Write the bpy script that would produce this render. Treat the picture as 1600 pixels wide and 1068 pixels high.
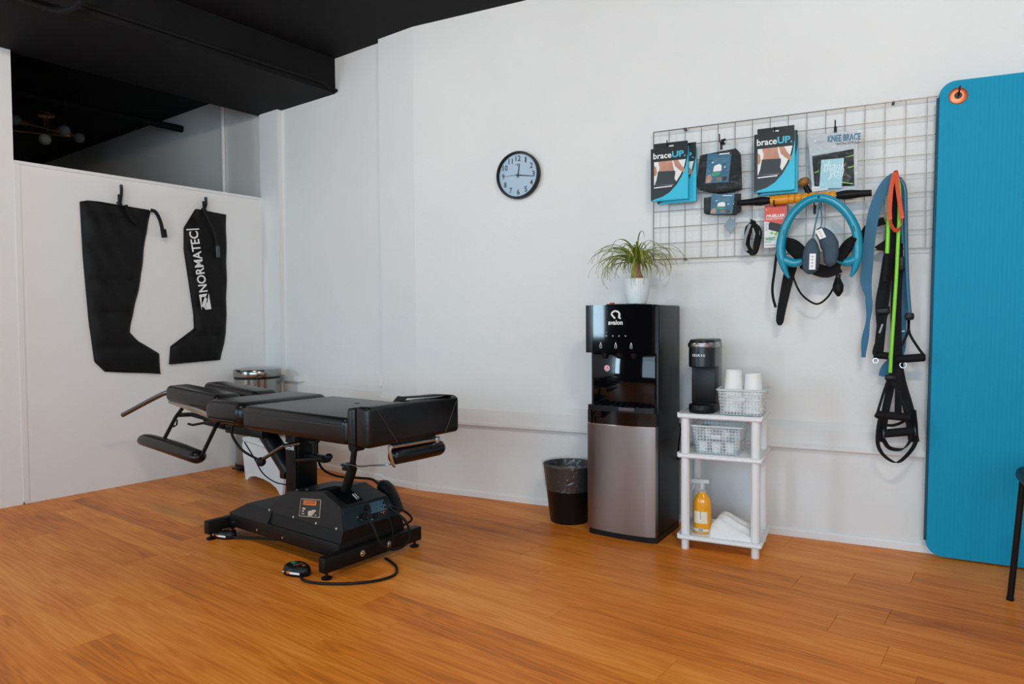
import bpy, bmesh, math, random
from mathutils import Vector, Matrix
random.seed(7)
SC = bpy.context.scene
COL = SC.collection
PI = math.pi
for o in list(bpy.data.objects):
    bpy.data.objects.remove(o)

# ------------------------------------------------------------------ camera
F_PX = 1084.8
YAW, PITCH, ROLL = math.radians(116.5018), math.radians(-1.8354), math.radians(-.3769)
CAM = Vector((0, 0, 1.0))
_f = Vector((math.cos(PITCH) * math.cos(YAW), math.cos(PITCH) * math.sin(YAW), math.sin(PITCH)))
_r = _f.cross(Vector((0, 0, 1))).normalized()
_u = _r.cross(_f)
_R = math.cos(ROLL) * _r + math.sin(ROLL) * _u
_U = -math.sin(ROLL) * _r + math.cos(ROLL) * _u
cam = bpy.data.cameras.new('camera')
cam.sensor_width = 36
cam.lens = 36 * F_PX / 1600
cam.clip_start = .02
co = bpy.data.objects.new('camera', cam)
COL.objects.link(co)
m3 = Matrix((_R, _U, -_f)).transposed()
co.matrix_world = Matrix.Translation(CAM) @ m3.to_4x4()
SC.camera = co

# ------------------------------------------------------------------ light
SC.view_settings.view_transform = 'Standard'
SC.view_settings.look = 'None'
SC.view_settings.gamma = 1
SC.view_settings.use_curve_mapping = False
SC.view_settings.exposure = 0.15
world = bpy.data.worlds.new('daylight')
SC.world = world
world.use_nodes = True
bg = world.node_tree.nodes['Background']
bg.inputs[0].default_value = (.72, .86, 1, 1)
bg.inputs[1].default_value = 1.5


def area_light(name, loc, direction, sx, sy, power, col):
    l = bpy.data.lights.new(name, 'AREA')
    l.shape = 'RECTANGLE'
    l.size, l.size_y, l.energy, l.color = sx, sy, power, col
    o = bpy.data.objects.new(name, l)
    COL.objects.link(o)
    o.location = loc
    o.rotation_euler = Vector(direction).to_track_quat('-Z', 'Y').to_euler()
    return o


FRONT_Y = -2.6
WIN1 = (-5.02, -4.40, .70, 2.45)      # x0 x1 z0 z1 of the windows in the street wall
WIN2 = (-2.3, 2.0, .45, 2.45)
DAY = (.58, .83, 1.0)
for nm, wn, pw in (('daylight_window_1', WIN1, 85), ('daylight_window_2', WIN2, 142)):
    area_light(nm, ((wn[0] + wn[1]) / 2, FRONT_Y - .16, (wn[2] + wn[3]) / 2), (0, 1, 0),
               wn[1] - wn[0], wn[3] - wn[2], pw, DAY)

# ------------------------------------------------------------------ frames
GA = math.radians(79.4192)            # the plank grid is turned against the long wall
GX = Vector((math.cos(GA), math.sin(GA), 0))
GY = Vector((-math.sin(GA), math.cos(GA), 0))
GROT = GA - PI / 2                    # rotz of a thing whose x runs along -GY and y along GX
BY, LW, PART, CEIL = 3.40, 2.955, 4.452, 2.70


def gp(a, b, z=0.0):
    return GX * a + GY * b + Vector((0, 0, z))


def ray(x, y):
    return _R * ((x - 800) / F_PX) - _U * ((y - 534) / F_PX) + _f


def PX(x, y, Y):
    """photo point -> point of the plane y = Y (parallel to the long wall)"""
    d = ray(x, y)
    return CAM + d * ((Y - CAM.y) / d.y)


def PG(x, y, g):
    """photo point -> point of the plane parallel to the partition"""
    d = ray(x, y)
    return CAM + d * ((g - CAM.dot(GY)) / d.dot(GY))


# ------------------------------------------------------------------ materials
MATS = {}


def mat(name, col, rough=.5, metal=0., spec=.5, bump=0., bscale=60., var=0., vscale=8., alpha=1., coat=0., emit=0., trans=0.):
    if name in MATS:
        return MATS[name]
    m = bpy.data.materials.new(name)
    m.use_nodes = True
    nt = m.node_tree
    b = nt.nodes['Principled BSDF']
    c = (*col, 1)
    b.inputs['Base Color'].default_value = c
    b.inputs['Roughness'].default_value = rough
    b.inputs['Metallic'].default_value = metal
    b.inputs['Specular IOR Level'].default_value = spec
    b.inputs['Alpha'].default_value = alpha
    b.inputs['Coat Weight'].default_value = coat
    b.inputs['Coat Roughness'].default_value = .05
    b.inputs['Transmission Weight'].default_value = trans
    if emit:
        b.inputs['Emission Color'].default_value = c
        b.inputs['Emission Strength'].default_value = emit
    tc = nt.nodes.new('ShaderNodeTexCoord')
    if var:
        n = nt.nodes.new('ShaderNodeTexNoise')
        n.inputs['Scale'].default_value = vscale
        n.inputs['Detail'].default_value = 4
        nt.links.new(tc.outputs['Object'], n.inputs['Vector'])
        r = nt.nodes.new('ShaderNodeValToRGB')
        r.color_ramp.elements[0].position = .3
        r.color_ramp.elements[1].position = .7
        r.color_ramp.elements[0].color = (*[max(0, x * (1 - var)) for x in col], 1)
        r.color_ramp.elements[1].color = (*[min(1, x * (1 + var)) for x in col], 1)
        nt.links.new(n.outputs['Fac'], r.inputs['Fac'])
        nt.links.new(r.outputs['Color'], b.inputs['Base Color'])
    if bump:
        n = nt.nodes.new('ShaderNodeTexNoise')
        n.inputs['Scale'].default_value = bscale
        n.inputs['Detail'].default_value = 5
        nt.links.new(tc.outputs['Object'], n.inputs['Vector'])
        bn = nt.nodes.new('ShaderNodeBump')
        bn.inputs['Strength'].default_value = bump
        bn.inputs['Distance'].default_value = .01
        nt.links.new(n.outputs['Fac'], bn.inputs['Height'])
        nt.links.new(bn.outputs['Normal'], b.inputs['Normal'])
    MATS[name] = m
    return m


def wood_material():
    m = bpy.data.materials.new('oak_plank')
    m.use_nodes = True
    nt = m.node_tree
    N, L = nt.nodes, nt.links
    b = N['Principled BSDF']
    tc = N.new('ShaderNodeTexCoord')
    oi = N.new('ShaderNodeObjectInfo')
    off = N.new('ShaderNodeVectorMath'); off.operation = 'SCALE'
    comb = N.new('ShaderNodeCombineXYZ')
    mul = N.new('ShaderNodeMath'); mul.operation = 'MULTIPLY'; mul.inputs[1].default_value = 37.
    L.new(oi.outputs['Random'], mul.inputs[0])
    L.new(mul.outputs[0], comb.inputs[0])
    L.new(mul.outputs[0], comb.inputs[1])
    L.new(oi.outputs['Random'], comb.inputs[2])
    add = N.new('ShaderNodeVectorMath'); add.operation = 'ADD'
    L.new(tc.outputs['Object'], add.inputs[0])
    L.new(comb.outputs[0], add.inputs[1])
    mp = N.new('ShaderNodeMapping')
    mp.inputs['Scale'].default_value = (.9, 11, 1)
    L.new(add.outputs[0], mp.inputs['Vector'])
    # cathedral figure: contour lines of a slow noise
    n1 = N.new('ShaderNodeTexNoise'); n1.inputs['Scale'].default_value = 1.1; n1.inputs['Detail'].default_value = 1.5
    L.new(mp.outputs[0], n1.inputs['Vector'])
    k = N.new('ShaderNodeMath'); k.operation = 'MULTIPLY'; k.inputs[1].default_value = 70.
    L.new(n1.outputs['Fac'], k.inputs[0])
    sn = N.new('ShaderNodeMath'); sn.operation = 'SINE'
    L.new(k.outputs[0], sn.inputs[0])
    # fibres
    mp2 = N.new('ShaderNodeMapping'); mp2.inputs['Scale'].default_value = (5, 170, 1)
    L.new(add.outputs[0], mp2.inputs['Vector'])
    n2 = N.new('ShaderNodeTexNoise'); n2.inputs['Scale'].default_value = 1.; n2.inputs['Detail'].default_value = 5
    L.new(mp2.outputs[0], n2.inputs['Vector'])
    # broad tone
    mp3 = N.new('ShaderNodeMapping'); mp3.inputs['Scale'].default_value = (1.2, 7, 1)
    L.new(add.outputs[0], mp3.inputs['Vector'])
    n3 = N.new('ShaderNodeTexNoise'); n3.inputs['Scale'].default_value = 1.4; n3.inputs['Detail'].default_value = 2
    L.new(mp3.outputs[0], n3.inputs['Vector'])

    def madd(a, w, c):
        x = N.new('ShaderNodeMath'); x.operation = 'MULTIPLY_ADD'
        L.new(a, x.inputs[0]); x.inputs[1].default_value = w
        if isinstance(c, float):
            x.inputs[2].default_value = c
        else:
            L.new(c, x.inputs[2])
        return x.outputs[0]
    t = madd(sn.outputs[0], .065, .0)
    t = madd(n2.outputs['Fac'], .5, t)
    t = madd(n3.outputs['Fac'], .62, t)
    t = madd(oi.outputs['Random'], .24, t)
    r = N.new('ShaderNodeValToRGB')
    e = r.color_ramp.elements
    e[0].position, e[0].color = .36, (.40, .100, .010, 1)
    e[1].position, e[1].color = .98, (.90, .34, .055, 1)
    x = e.new(.66); x.color = (.74, .208, .018, 1)
    L.new(t, r.inputs['Fac'])
    L.new(r.outputs['Color'], b.inputs['Base Color'])
    b.inputs['Roughness'].default_value = .42
    b.inputs['Specular IOR Level'].default_value = .2
    bn = N.new('ShaderNodeBump'); bn.inputs['Strength'].default_value = .12; bn.inputs['Distance'].default_value = .004
    L.new(n2.outputs['Fac'], bn.inputs['Height'])
    L.new(bn.outputs['Normal'], b.inputs['Normal'])
    return m


M_wall = mat('wall_paint', (.80, .80, .79), .6, bump=.12, bscale=35, var=.02, vscale=2)
M_part = mat('partition_paint', (.86, .86, .86), .5, bump=.05, bscale=40)
M_trim = mat('white_trim', (.84, .84, .84), .4)
M_black_ceiling = mat('black_ceiling_paint', (.006, .006, .007), .75, spec=.2, bump=.1, bscale=20, var=.2, vscale=3)
M_oak = wood_material()
M_sub = mat('floor_underlay', (.10, .045, .02), .8)
M_vinyl = mat('black_vinyl', (.003, .003, .004), .30, spec=.42, bump=.06, bscale=220)
M_vinyl_s = mat('black_vinyl_seam', (.03, .034, .036), .5)
M_blackmetal = mat('black_powder_metal', (.004, .004, .004), .45, spec=.25, bump=.05, bscale=300)
M_brownmetal = mat('charcoal_hammered_metal', (.010, .0085, .008), .5, spec=.3, bump=.12, bscale=260)
M_chrome = mat('chrome', (.62, .63, .65), .16, metal=1)
M_steel = mat('brushed_steel', (.33, .31, .30), .32, metal=1, bump=.03, bscale=400)
M_mirror = mat('polished_steel', (.33, .32, .31), .2, metal=1)
M_wire = mat('zinc_wire', (.20, .185, .17), .38, metal=1)
M_rubber = mat('black_rubber', (.004, .004, .005), .55, spec=.25)
M_plastic = mat('black_plastic', (.004, .004, .005), .4, spec=.3)
M_gloss = mat('gloss_black_plastic', (.002, .002, .003), .05, spec=.38)
M_side = mat('graphite_side_plastic', (.008, .0095, .0105), .38, spec=.3, bump=.04, bscale=300)
M_white = mat('white_plastic', (.82, .83, .84), .35)
M_paper = mat('white_paper', (.85, .85, .84), .6)
M_print_w = mat('white_print', (.88, .88, .88), .5)
M_print_k = mat('black_print', (.012, .012, .013), .5)
M_print_g = mat('grey_print', (.35, .36, .37), .5)
M_cyan = mat('cyan_card', (.02, .52, .74), .35)
M_blackcard = mat('black_card', (.010, .011, .012), .3)
M_skin = mat('printed_skin', (.50, .24, .15), .4, var=.25, vscale=14)
M_fabric = mat('black_nylon', (.0035, .0035, .004), .6, spec=.25, bump=.15, bscale=90)
M_neo = mat('black_neoprene', (.006, .006, .007), .75, spec=.25, bump=.1, bscale=300)
M_clear = mat('clear_plastic', (.72, .82, .88), .12, alpha=.22, spec=.8)
M_bag = mat('clear_bag', (.80, .84, .86), .14, alpha=.20, spec=.9, bump=.9, bscale=28)
M_liner = mat('bin_liner', (.30, .31, .32), .2, alpha=.48, spec=.7, bump=.8, bscale=30)


def film(name, refl, rough, diff, dcol, bump, bscale):
    m = bpy.data.materials.new(name)
    m.use_nodes = True
    nt = m.node_tree
    N, L = nt.nodes, nt.links
    N.remove(N['Principled BSDF'])
    out = N['Material Output']
    tr, gl, df = N.new('ShaderNodeBsdfTransparent'), N.new('ShaderNodeBsdfGlossy'), N.new('ShaderNodeBsdfDiffuse')
    gl.inputs['Roughness'].default_value = rough
    df.inputs['Color'].default_value = (*dcol, 1)
    tc = N.new('ShaderNodeTexCoord'); n = N.new('ShaderNodeTexNoise'); n.inputs['Scale'].default_value = bscale; n.inputs['Detail'].default_value = 2
    n.inputs['Distortion'].default_value = 1.5
    L.new(tc.outputs['Object'], n.inputs['Vector'])
    bn = N.new('ShaderNodeBump'); bn.inputs['Strength'].default_value = bump; bn.inputs['Distance'].default_value = .01
    L.new(n.outputs['Fac'], bn.inputs['Height'])
    L.new(bn.outputs['Normal'], gl.inputs['Normal'])
    m1, m2 = N.new('ShaderNodeMixShader'), N.new('ShaderNodeMixShader')
    m1.inputs[0].default_value = diff
    m2.inputs[0].default_value = refl
    L.new(tr.outputs[0], m1.inputs[1]); L.new(df.outputs[0], m1.inputs[2])
    L.new(m1.outputs[0], m2.inputs[1]); L.new(gl.outputs[0], m2.inputs[2])
    L.new(m2.outputs[0], out.inputs['Surface'])
    return m


M_bag = film('clear_bag_film', .014, .05, .002, (.7, .75, .8), 1., 26)
M_liner = film('bin_liner_film', .08, .10, .07, (.35, .37, .40), 1., 26)
M_teal = mat('teal_plastic', (.008, .30, .45), .25)
M_matblue = mat('teal_foam', (.0, .30, .50), .6, spec=.25, bump=.08, bscale=200)
M_matside = mat('dark_teal_foam', (.0, .07, .12), .6)
M_copper = mat('copper_grommet', (.55, .14, .06), .35, metal=.6)
M_orange = mat('orange_plastic', (.80, .30, .012), .35)
M_amber = mat('amber_bottle', (.86, .36, .008), .18, coat=.4)
M_green = mat('green_rubber', (.25, .72, .02), .4)
M_red = mat('coral_rubber', (.70, .085, .03), .5)
M_blueband = mat('blue_webbing', (.012, .13, .25), .55, bump=.1, bscale=300)
M_bluetube = mat('blue_rubber', (.015, .12, .21), .4)
M_card_blue = mat('blue_card', (.012, .12, .22), .35, var=.3, vscale=18)
M_leaf = mat('ponytail_leaf', (.23, .27, .03), .45, var=.4, vscale=25)
M_trunk = mat('palm_trunk', (.30, .16, .08), .8, bump=.4, bscale=90, var=.3, vscale=40)
M_soil = mat('soil', (.03, .02, .012), .9)
M_pot = mat('white_ceramic', (.80, .84, .86), .35)
M_brass = mat('brass', (.72, .45, .16), .28, metal=1)
M_clockface = mat('clock_face', (.40, .54, .68), .4)
M_wood_ball = mat('varnished_wood', (.30, .13, .03), .25, var=.3, vscale=40)
M_towel = mat('white_towel', (.85, .85, .85), .9, bump=.35, bscale=80)
M_slate = mat('slate_mesh', (.055, .095, .14), .7, bump=.6, bscale=240)
M_greyfoam = mat('grey_band', (.25, .29, .31), .6)
M_mueller = mat('red_card', (.72, .06, .02), .35)
M_lime = mat('lime_print', (.22, .55, .05), .5)
M_ice = mat('ice_blue_card', (.32, .60, .68), .4)
M_bulb = mat('frosted_bulb', (.22, .24, .26), .12, spec=.6, coat=.5)
M_glass = mat('window_glass', (.9, .95, 1), .02, alpha=.06, spec=.5)
M_pink = mat('pink_sticker', (.75, .45, .50), .5)


# ------------------------------------------------------------------ mesh builder
def catmull(pts, n=6, closed=False):
    P = [Vector(p) for p in pts]
    if len(P) < 3:
        return P
    out = []
    k = len(P)
    seg = k if closed else k - 1
    for i in range(seg):
        if closed:
            p0, p1, p2, p3 = P[(i - 1) % k], P[i], P[(i + 1) % k], P[(i + 2) % k]
        else:
            p1, p2 = P[i], P[i + 1]
            p0 = P[i - 1] if i else p1 * 2 - p2
            p3 = P[i + 2] if i + 2 < k else p2 * 2 - p1
        for j in range(n):
            t = j / n
            out.append(.5 * ((2 * p1) + (p2 - p0) * t + (2 * p0 - 5 * p1 + 4 * p2 - p3) * t * t + (3 * p1 - p0 - 3 * p2 + p3) * t ** 3))
    if not closed:
        out.append(P[-1])
    return out


XF = {}
ROOTS = {}


class MB:
    def __init__(self):
        self.v, self.f = [], []

    def add(self, vs, fs):
        n = len(self.v)
        self.v += [Vector(p) for p in vs]
        self.f += [[i + n for i in f] for f in fs]
        return self

    def box(self, c, s, bevel=0., seg=2, rot=None):
        bm = bmesh.new()
        bmesh.ops.create_cube(bm, size=1)
        for v in bm.verts:
            v.co = Vector((v.co.x * s[0], v.co.y * s[1], v.co.z * s[2]))
        if bevel:
            bmesh.ops.bevel(bm, geom=list(bm.edges), offset=bevel, segments=seg, profile=.5, affect='EDGES', clamp_overlap=True)
        R = rot if rot is not None else Matrix.Identity(3)
        bm.verts.index_update()
        self.add([R @ v.co + Vector(c) for v in bm.verts], [[v.index for v in f.verts] for f in bm.faces])
        bm.free()
        return self

    def bb(self, x0, x1, y0, y1, z0, z1, bevel=0., seg=2):
        return self.box(((x0 + x1) / 2, (y0 + y1) / 2, (z0 + z1) / 2), (x1 - x0, y1 - y0, z1 - z0), bevel, seg)

    def tube(self, pts, r, n=8, smooth=0, closed=False, cap=True, flat=1.):
        P = catmull(pts, smooth, closed) if smooth else [Vector(p) for p in pts]
        k = len(P)
        if not hasattr(r, '__len__'):
            rr = [r] * k
        else:
            rr = []
            for i in range(k):
                t = i / (k - 1) * (len(r) - 1)
                j = min(int(t), len(r) - 2)
                rr.append(r[j] + (r[j + 1] - r[j]) * (t - j))
        nrm = None
        vs = []
        for i in range(k):
            if closed:
                d = P[(i + 1) % k] - P[i - 1]
            else:
                d = P[min(i + 1, k - 1)] - P[max(i - 1, 0)]
            d.normalize()
            if nrm is None:
                a = Vector((0, 0, 1)) if abs(d.z) < .9 else Vector((1, 0, 0))
                nrm = (a - d * a.dot(d)).normalized()
            else:
                nrm = (nrm - d * nrm.dot(d)).normalized()
            b = d.cross(nrm)
            for j in range(n):
                a = 2 * PI * j / n
                vs.append(P[i] + (nrm * math.cos(a) * flat + b * math.sin(a)) * rr[i])
        fs = []
        for i in range(k if closed else k - 1):
            for j in range(n):
                a, b2 = i * n, ((i + 1) % k) * n
                fs.append([a + j, a + (j + 1) % n, b2 + (j + 1) % n, b2 + j])
        if cap and not closed:
            fs.append(list(range(n))[::-1])
            fs.append(list(range((k - 1) * n, k * n)))
        return self.add(vs, fs)

    def ribbon(self, pts, w, th, side, smooth=6, closed=False, wf=None):
        """flat band: w wide along `side` (made square to the run), th thick"""
        P = catmull(pts, smooth, closed) if smooth else [Vector(p) for p in pts]
        k = len(P)
        vs = []
        for i in range(k):
            d = (P[(i + 1) % k] - P[i - 1]) if closed else (P[min(i + 1, k - 1)] - P[max(i - 1, 0)])
            d.normalize()
            t = i / max(1, k - 1)
            s = side(t) if callable(side) else Vector(side)
            s = (s - d * s.dot(d)).normalized()
            nn = d.cross(s)
            ww = w * (wf(t) if wf else 1)
            for a, b in ((-1, -1), (1, -1), (1, 1), (-1, 1)):
                vs.append(P[i] + s * ww / 2 * a + nn * th / 2 * b)
        fs = []
        for i in range(k if closed else k - 1):
            for j in range(4):
                a, b2 = i * 4, ((i + 1) % k) * 4
                fs.append([a + j, a + (j + 1) % 4, b2 + (j + 1) % 4, b2 + j])
        if not closed:
            fs += [[3, 2, 1, 0], [4 * k - 4, 4 * k - 3, 4 * k - 2, 4 * k - 1]]
        return self.add(vs, fs)

    def lathe(self, prof, c=(0, 0, 0), n=24, axis='z', cap=True, rf=None):
        vs, fs = [], []
        c = Vector(c)
        for r, z in prof:
            for j in range(n):
                a = 2 * PI * j / n
                q = r * (rf(a, z) if rf else 1)
                p = (q * math.cos(a), q * math.sin(a), z)
                if axis == 'y':
                    p = (p[0], p[2], -p[1])
                elif axis == 'x':
                    p = (p[2], p[0], p[1])
                vs.append(c + Vector(p))
        k = len(prof)
        for i in range(k - 1):
            for j in range(n):
                fs.append([i * n + j, i * n + (j + 1) % n, (i + 1) * n + (j + 1) % n, (i + 1) * n + j])
        if cap:
            if prof[0][0] > 1e-5:
                fs.append(list(range(n))[::-1])
            if prof[-1][0] > 1e-5:
                fs.append(list(range((k - 1) * n, k * n)))
        return self.add(vs, fs)

    def ball(self, c, r, n=14, sx=1, sy=1, sz=1):
        pr = [(math.sin(PI * i / (n // 2)) * r, -math.cos(PI * i / (n // 2)) * r) for i in range(n // 2 + 1)]
        k = len(self.v)
        self.lathe([(max(a, 1e-6), b) for a, b in pr], (0, 0, 0), n)
        for i in range(k, len(self.v)):
            p = self.v[i]
            self.v[i] = Vector((p.x * sx, p.y * sy, p.z * sz)) + Vector(c)
        return self

    def prism(self, poly, depth):
        """poly: 3-D points of a flat outline; depth: vector"""
        k = len(poly)
        P = [Vector(p) for p in poly]
        D = Vector(depth)
        fs = [list(range(k)), list(range(2 * k - 1, k - 1, -1))]
        for i in range(k):
            j = (i + 1) % k
            fs.append([i, i + k, j + k, j])
        return self.add(P + [p + D for p in P], fs)

    def loft(self, loops, cap=True):
        k = len(loops[0])
        vs = [p for l in loops for p in l]
        fs = []
        for i in range(len(loops) - 1):
            for j in range(k):
                fs.append([i * k + j, i * k + (j + 1) % k, (i + 1) * k + (j + 1) % k, (i + 1) * k + j])
        if cap:
            fs += [list(range(k))[::-1], list(range((len(loops) - 1) * k, len(loops) * k))]
        return self.add(vs, fs)

    def puff(self, outline, frame, rows, cols, depth, base=0.004):
        """padded slab: outline in (a, b), frame (origin, a-vector, b-vector, out-vector); depth(s, t, a, b)"""
        o, A, B, O = [Vector(q) for q in frame]
        b0, b1 = min(p[1] for p in outline), max(p[1] for p in outline)
        fr, bk = [], []
        for i in range(rows + 1):
            b = b0 + (b1 - b0) * min(max(i / rows, 1e-4), 1 - 1e-4)
            xs = []
            for j in range(len(outline)):
                p, q = outline[j], outline[(j + 1) % len(outline)]
                if (p[1] - b) * (q[1] - b) < 0:
                    xs.append(p[0] + (q[0] - p[0]) * (b - p[1]) / (q[1] - p[1]))
            x0, x1 = (min(xs), max(xs)) if len(xs) > 1 else (outline[0][0],) * 2
            for j in range(cols + 1):
                s = j / cols
                a = x0 + (x1 - x0) * s
                fr.append(o + A * a + B * b + O * (base + depth(s, i / rows, a, b)))
                bk.append(o + A * a + B * b)
        w = cols + 1
        n = len(fr)
        fs = []
        for i in range(rows):
            for j in range(cols):
                q = [i * w + j, i * w + j + 1, (i + 1) * w + j + 1, (i + 1) * w + j]
                fs.append(q)
                fs.append([x + n for x in q[::-1]])
        for i in range(rows):
            fs.append([i * w, (i + 1) * w, (i + 1) * w + n, i * w + n])
            fs.append([i * w + cols + n, (i + 1) * w + cols + n, (i + 1) * w + cols, i * w + cols])
        for j in range(cols):
            fs.append([j + 1, j, j + n, j + 1 + n])
            fs.append([rows * w + j, rows * w + j + 1, rows * w + j + 1 + n, rows * w + j + n])
        return self.add(fr + bk, fs)

    def text(self, s, o, r, u, w, h, bold=0., shear=0.):
        cu = bpy.data.curves.new('t', 'FONT')
        cu.body = s
        cu.offset = bold
        cu.shear = shear
        cu.resolution_u = 3
        t = bpy.data.objects.new('t', cu)
        COL.objects.link(t)
        dg = bpy.context.evaluated_depsgraph_get()
        me = bpy.data.meshes.new_from_object(t.evaluated_get(dg))
        P = [v.co.copy() for v in me.vertices]
        Fs = [list(p.vertices) for p in me.polygons]
        bpy.data.objects.remove(t)
        bpy.data.curves.remove(cu)
        bpy.data.meshes.remove(me)
        if not P:
            return self
        x0, x1 = min(p.x for p in P), max(p.x for p in P)
        y0, y1 = min(p.y for p in P), max(p.y for p in P)
        r, u, o = Vector(r).normalized(), Vector(u).normalized(), Vector(o)
        return self.add([o + r * ((p.x - x0) / (x1 - x0) * w) + u * ((p.y - y0) / (y1 - y0) * h) for p in P], Fs)

    def build(self, name, m, parent=None, local=False, smooth=35, fix=True):
        me = bpy.data.meshes.new(name)
        if parent is not None:
            ro = ROOTS[parent.name]
            loc, rz = XF[ro]
            if local:
                vs = self.v
            else:
                R = Matrix.Rotation(-rz, 3, 'Z')
                vs = [R @ (p - loc) for p in self.v]
        else:
            x0, x1 = min(p.x for p in self.v), max(p.x for p in self.v)
            y0, y1 = min(p.y for p in self.v), max(p.y for p in self.v)
            org = Vector(((x0 + x1) / 2, (y0 + y1) / 2, min(p.z for p in self.v)))
            vs = [p - org for p in self.v]
        me.from_pydata([tuple(p) for p in vs], [], self.f)
        if fix:
            bm = bmesh.new()
            bm.from_mesh(me)
            bmesh.ops.recalc_face_normals(bm, faces=bm.faces)
            bm.to_mesh(me)
            bm.free()
        me.materials.append(m)
        if smooth:
            me.polygons.foreach_set('use_smooth', [True] * len(me.polygons))
            me.set_sharp_from_angle(angle=math.radians(smooth))
        me.update()
        o = bpy.data.objects.new(name, me)
        COL.objects.link(o)
        if parent is not None:
            o.parent = parent
            ROOTS[o.name] = ROOTS[parent.name]
        else:
            o.location = org
            XF[o.name] = (org, 0.)
            ROOTS[o.name] = o.name
        return o


def tag(o, label, cat, group=None):
    o['label'] = label
    o['category'] = cat
    if group:
        o['group'] = group
    return o


def thing(name, label, cat, loc, rz=0., group=None):
    o = bpy.data.objects.new(name, None)
    o.empty_display_size = .05
    COL.objects.link(o)
    o.location = loc
    o.rotation_euler = (0, 0, rz)
    tag(o, label, cat, group)
    XF[o.name] = (Vector(loc), rz)
    ROOTS[o.name] = o.name
    return o


def struct(o, label=None):
    o['kind'] = 'structure'
    if label:
        o['label'] = label
    return o


X, Y_, Z = Vector((1, 0, 0)), Vector((0, 1, 0)), Vector((0, 0, 1))
OUT = Vector((0, -1, 0))

# ================================================================== the setting
RIGHT_X = 2.4


def clip(poly, n, d):
    """keep points with p.n <= d"""
    out = []
    for i in range(len(poly)):
        p, q = poly[i], poly[(i + 1) % len(poly)]
        a, b = p.dot(n) - d, q.dot(n) - d
        if a <= 0:
            out.append(p)
        if a * b < 0:
            out.append(p + (q - p) * (a / (a - b)))
    return out


LIMITS = [(GY, PART), (-Y_, -FRONT_Y), (X, RIGHT_X)]
slab = MB()
c0 = [gp(-6, -5), gp(3.9, -5), gp(3.9, 1.0), gp(LW + .1, 3.2), gp(LW + .1, 8.8), gp(-6, 8.8)]
for n_, d_ in ((-Y_, -FRONT_Y), (X, RIGHT_X)):
    c0 = clip(c0, n_, d_)
c0 = [p + Vector((0, 0, -.009)) for p in c0]
slab.prism(c0, (0, 0, -.1))
floor = struct(slab.build('floor', M_sub, smooth=0), 'orange-brown oak plank floor')
PW, PL = .152, 1.22
known = {0: .345, -3: .829, -6: .559, -7: .076, -9: 1.14, 6: .873}
full = None
for k in range(-36, 12):
    g0 = 2.198 + k * PW
    o0 = known.get(k, random.random() * PL)
    for j in range(-6, 5):
        b0 = o0 + j * PL
        poly = [gp(g0, b0), gp(g0 + PW, b0), gp(g0 + PW, b0 + PL), gp(g0, b0 + PL)]
        whole = poly
        for n_, d_ in LIMITS + [(GX, LW) if k < 5 else (Y_, BY)]:
            if poly:
                poly = clip(poly, n_, d_)
        if len(poly) < 3:
            continue
        ctr = gp(g0 + PW / 2, b0 + PL / 2)
        Rm = Matrix.Rotation(-(GA + PI / 2), 3, 'Z')
        same = poly == whole
        if same and full is not None:
            me = full
        else:
            pl = [Rm @ (p - ctr) for p in poly]
            mid = sum(pl, Vector()) / len(pl)
            top = [p + (mid - p).normalized() * .0016 for p in pl]
            kk = len(pl)
            low = [p + (mid - p).normalized() * .0004 for p in pl]
            vs = [tuple(p) for p in top] + [(p.x, p.y, -.0010) for p in low] + [(p.x, p.y, -.009) for p in low]
            fs = [list(range(kk))]
            for a in range(2):
                for i in range(kk):
                    fs.append([a * kk + i, (a + 1) * kk + i, (a + 1) * kk + (i + 1) % kk, a * kk + (i + 1) % kk])
            me = bpy.data.meshes.new('plank')
            me.from_pydata(vs, [], fs)
            bm = bmesh.new(); bm.from_mesh(me)
            bmesh.ops.recalc_face_normals(bm, faces=bm.faces)
            if bm.faces[0].normal.z < 0:
                bmesh.ops.reverse_faces(bm, faces=bm.faces)
            bm.to_mesh(me); bm.free()
            me.materials.append(M_oak)
            if same:
                full = me
        o = bpy.data.objects.new('plank', me)
        COL.objects.link(o)
        o.parent = floor
        o.location = ctr - floor.location
        o.rotation_euler = (0, 0, GA + PI / 2)


def gbox(a0, a1, b0, b1, z0, z1):
    """box in the plank grid: a along GX, b along GY"""
    return MB().prism([gp(a0, b0, z0), gp(a1, b0, z0), gp(a1, b1, z0), gp(a0, b1, z0)], (0, 0, z1 - z0))


# long wall, and the wall that bends away behind the table
BEND = Vector(((2.915 - BY * GX.y) / GX.x, BY, 0))
bend_g = BEND.dot(GY)
w = MB().prism([BEND, (RIGHT_X, BY, 0), (RIGHT_X, BY + .15, 0), (BEND.x, BY + .15, 0)], (0, 0, CEIL))
wall_back = struct(w.build('wall_back', M_wall, smooth=0), 'off-white painted wall with clock and wire grid')
wl = MB().prism([gp(2.915, bend_g), gp(2.915, 3.205), gp(LW, 3.205), gp(LW, 8.8), gp(LW + .15, 8.8), gp(LW + .15, bend_g + .1)], (0, 0, CEIL))
wall_left = struct(wl.build('wall_left', M_wall, smooth=0), 'pale grey wall bending away behind the treatment table')
pil = gbox(LW - .038, LW + .01, 4.245, 4.46, 0, CEIL).build('wall_pilaster', M_wall, smooth=0)
struct(pil, 'narrow wall strip beside the partition')
part = MB()
part.add(*(lambda b: (b.v, b.f))(gbox(1.413, LW - .036, PART, PART + .10, 0, 1.866)))
wall_partition = struct(part.build('wall_partition', M_part, smooth=0), 'white half-height partition')
struct(gbox(1.405, LW - .036, PART - .010, PART + .11, 1.866, 1.884).build('trim_1', M_trim, smooth=0))
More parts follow.
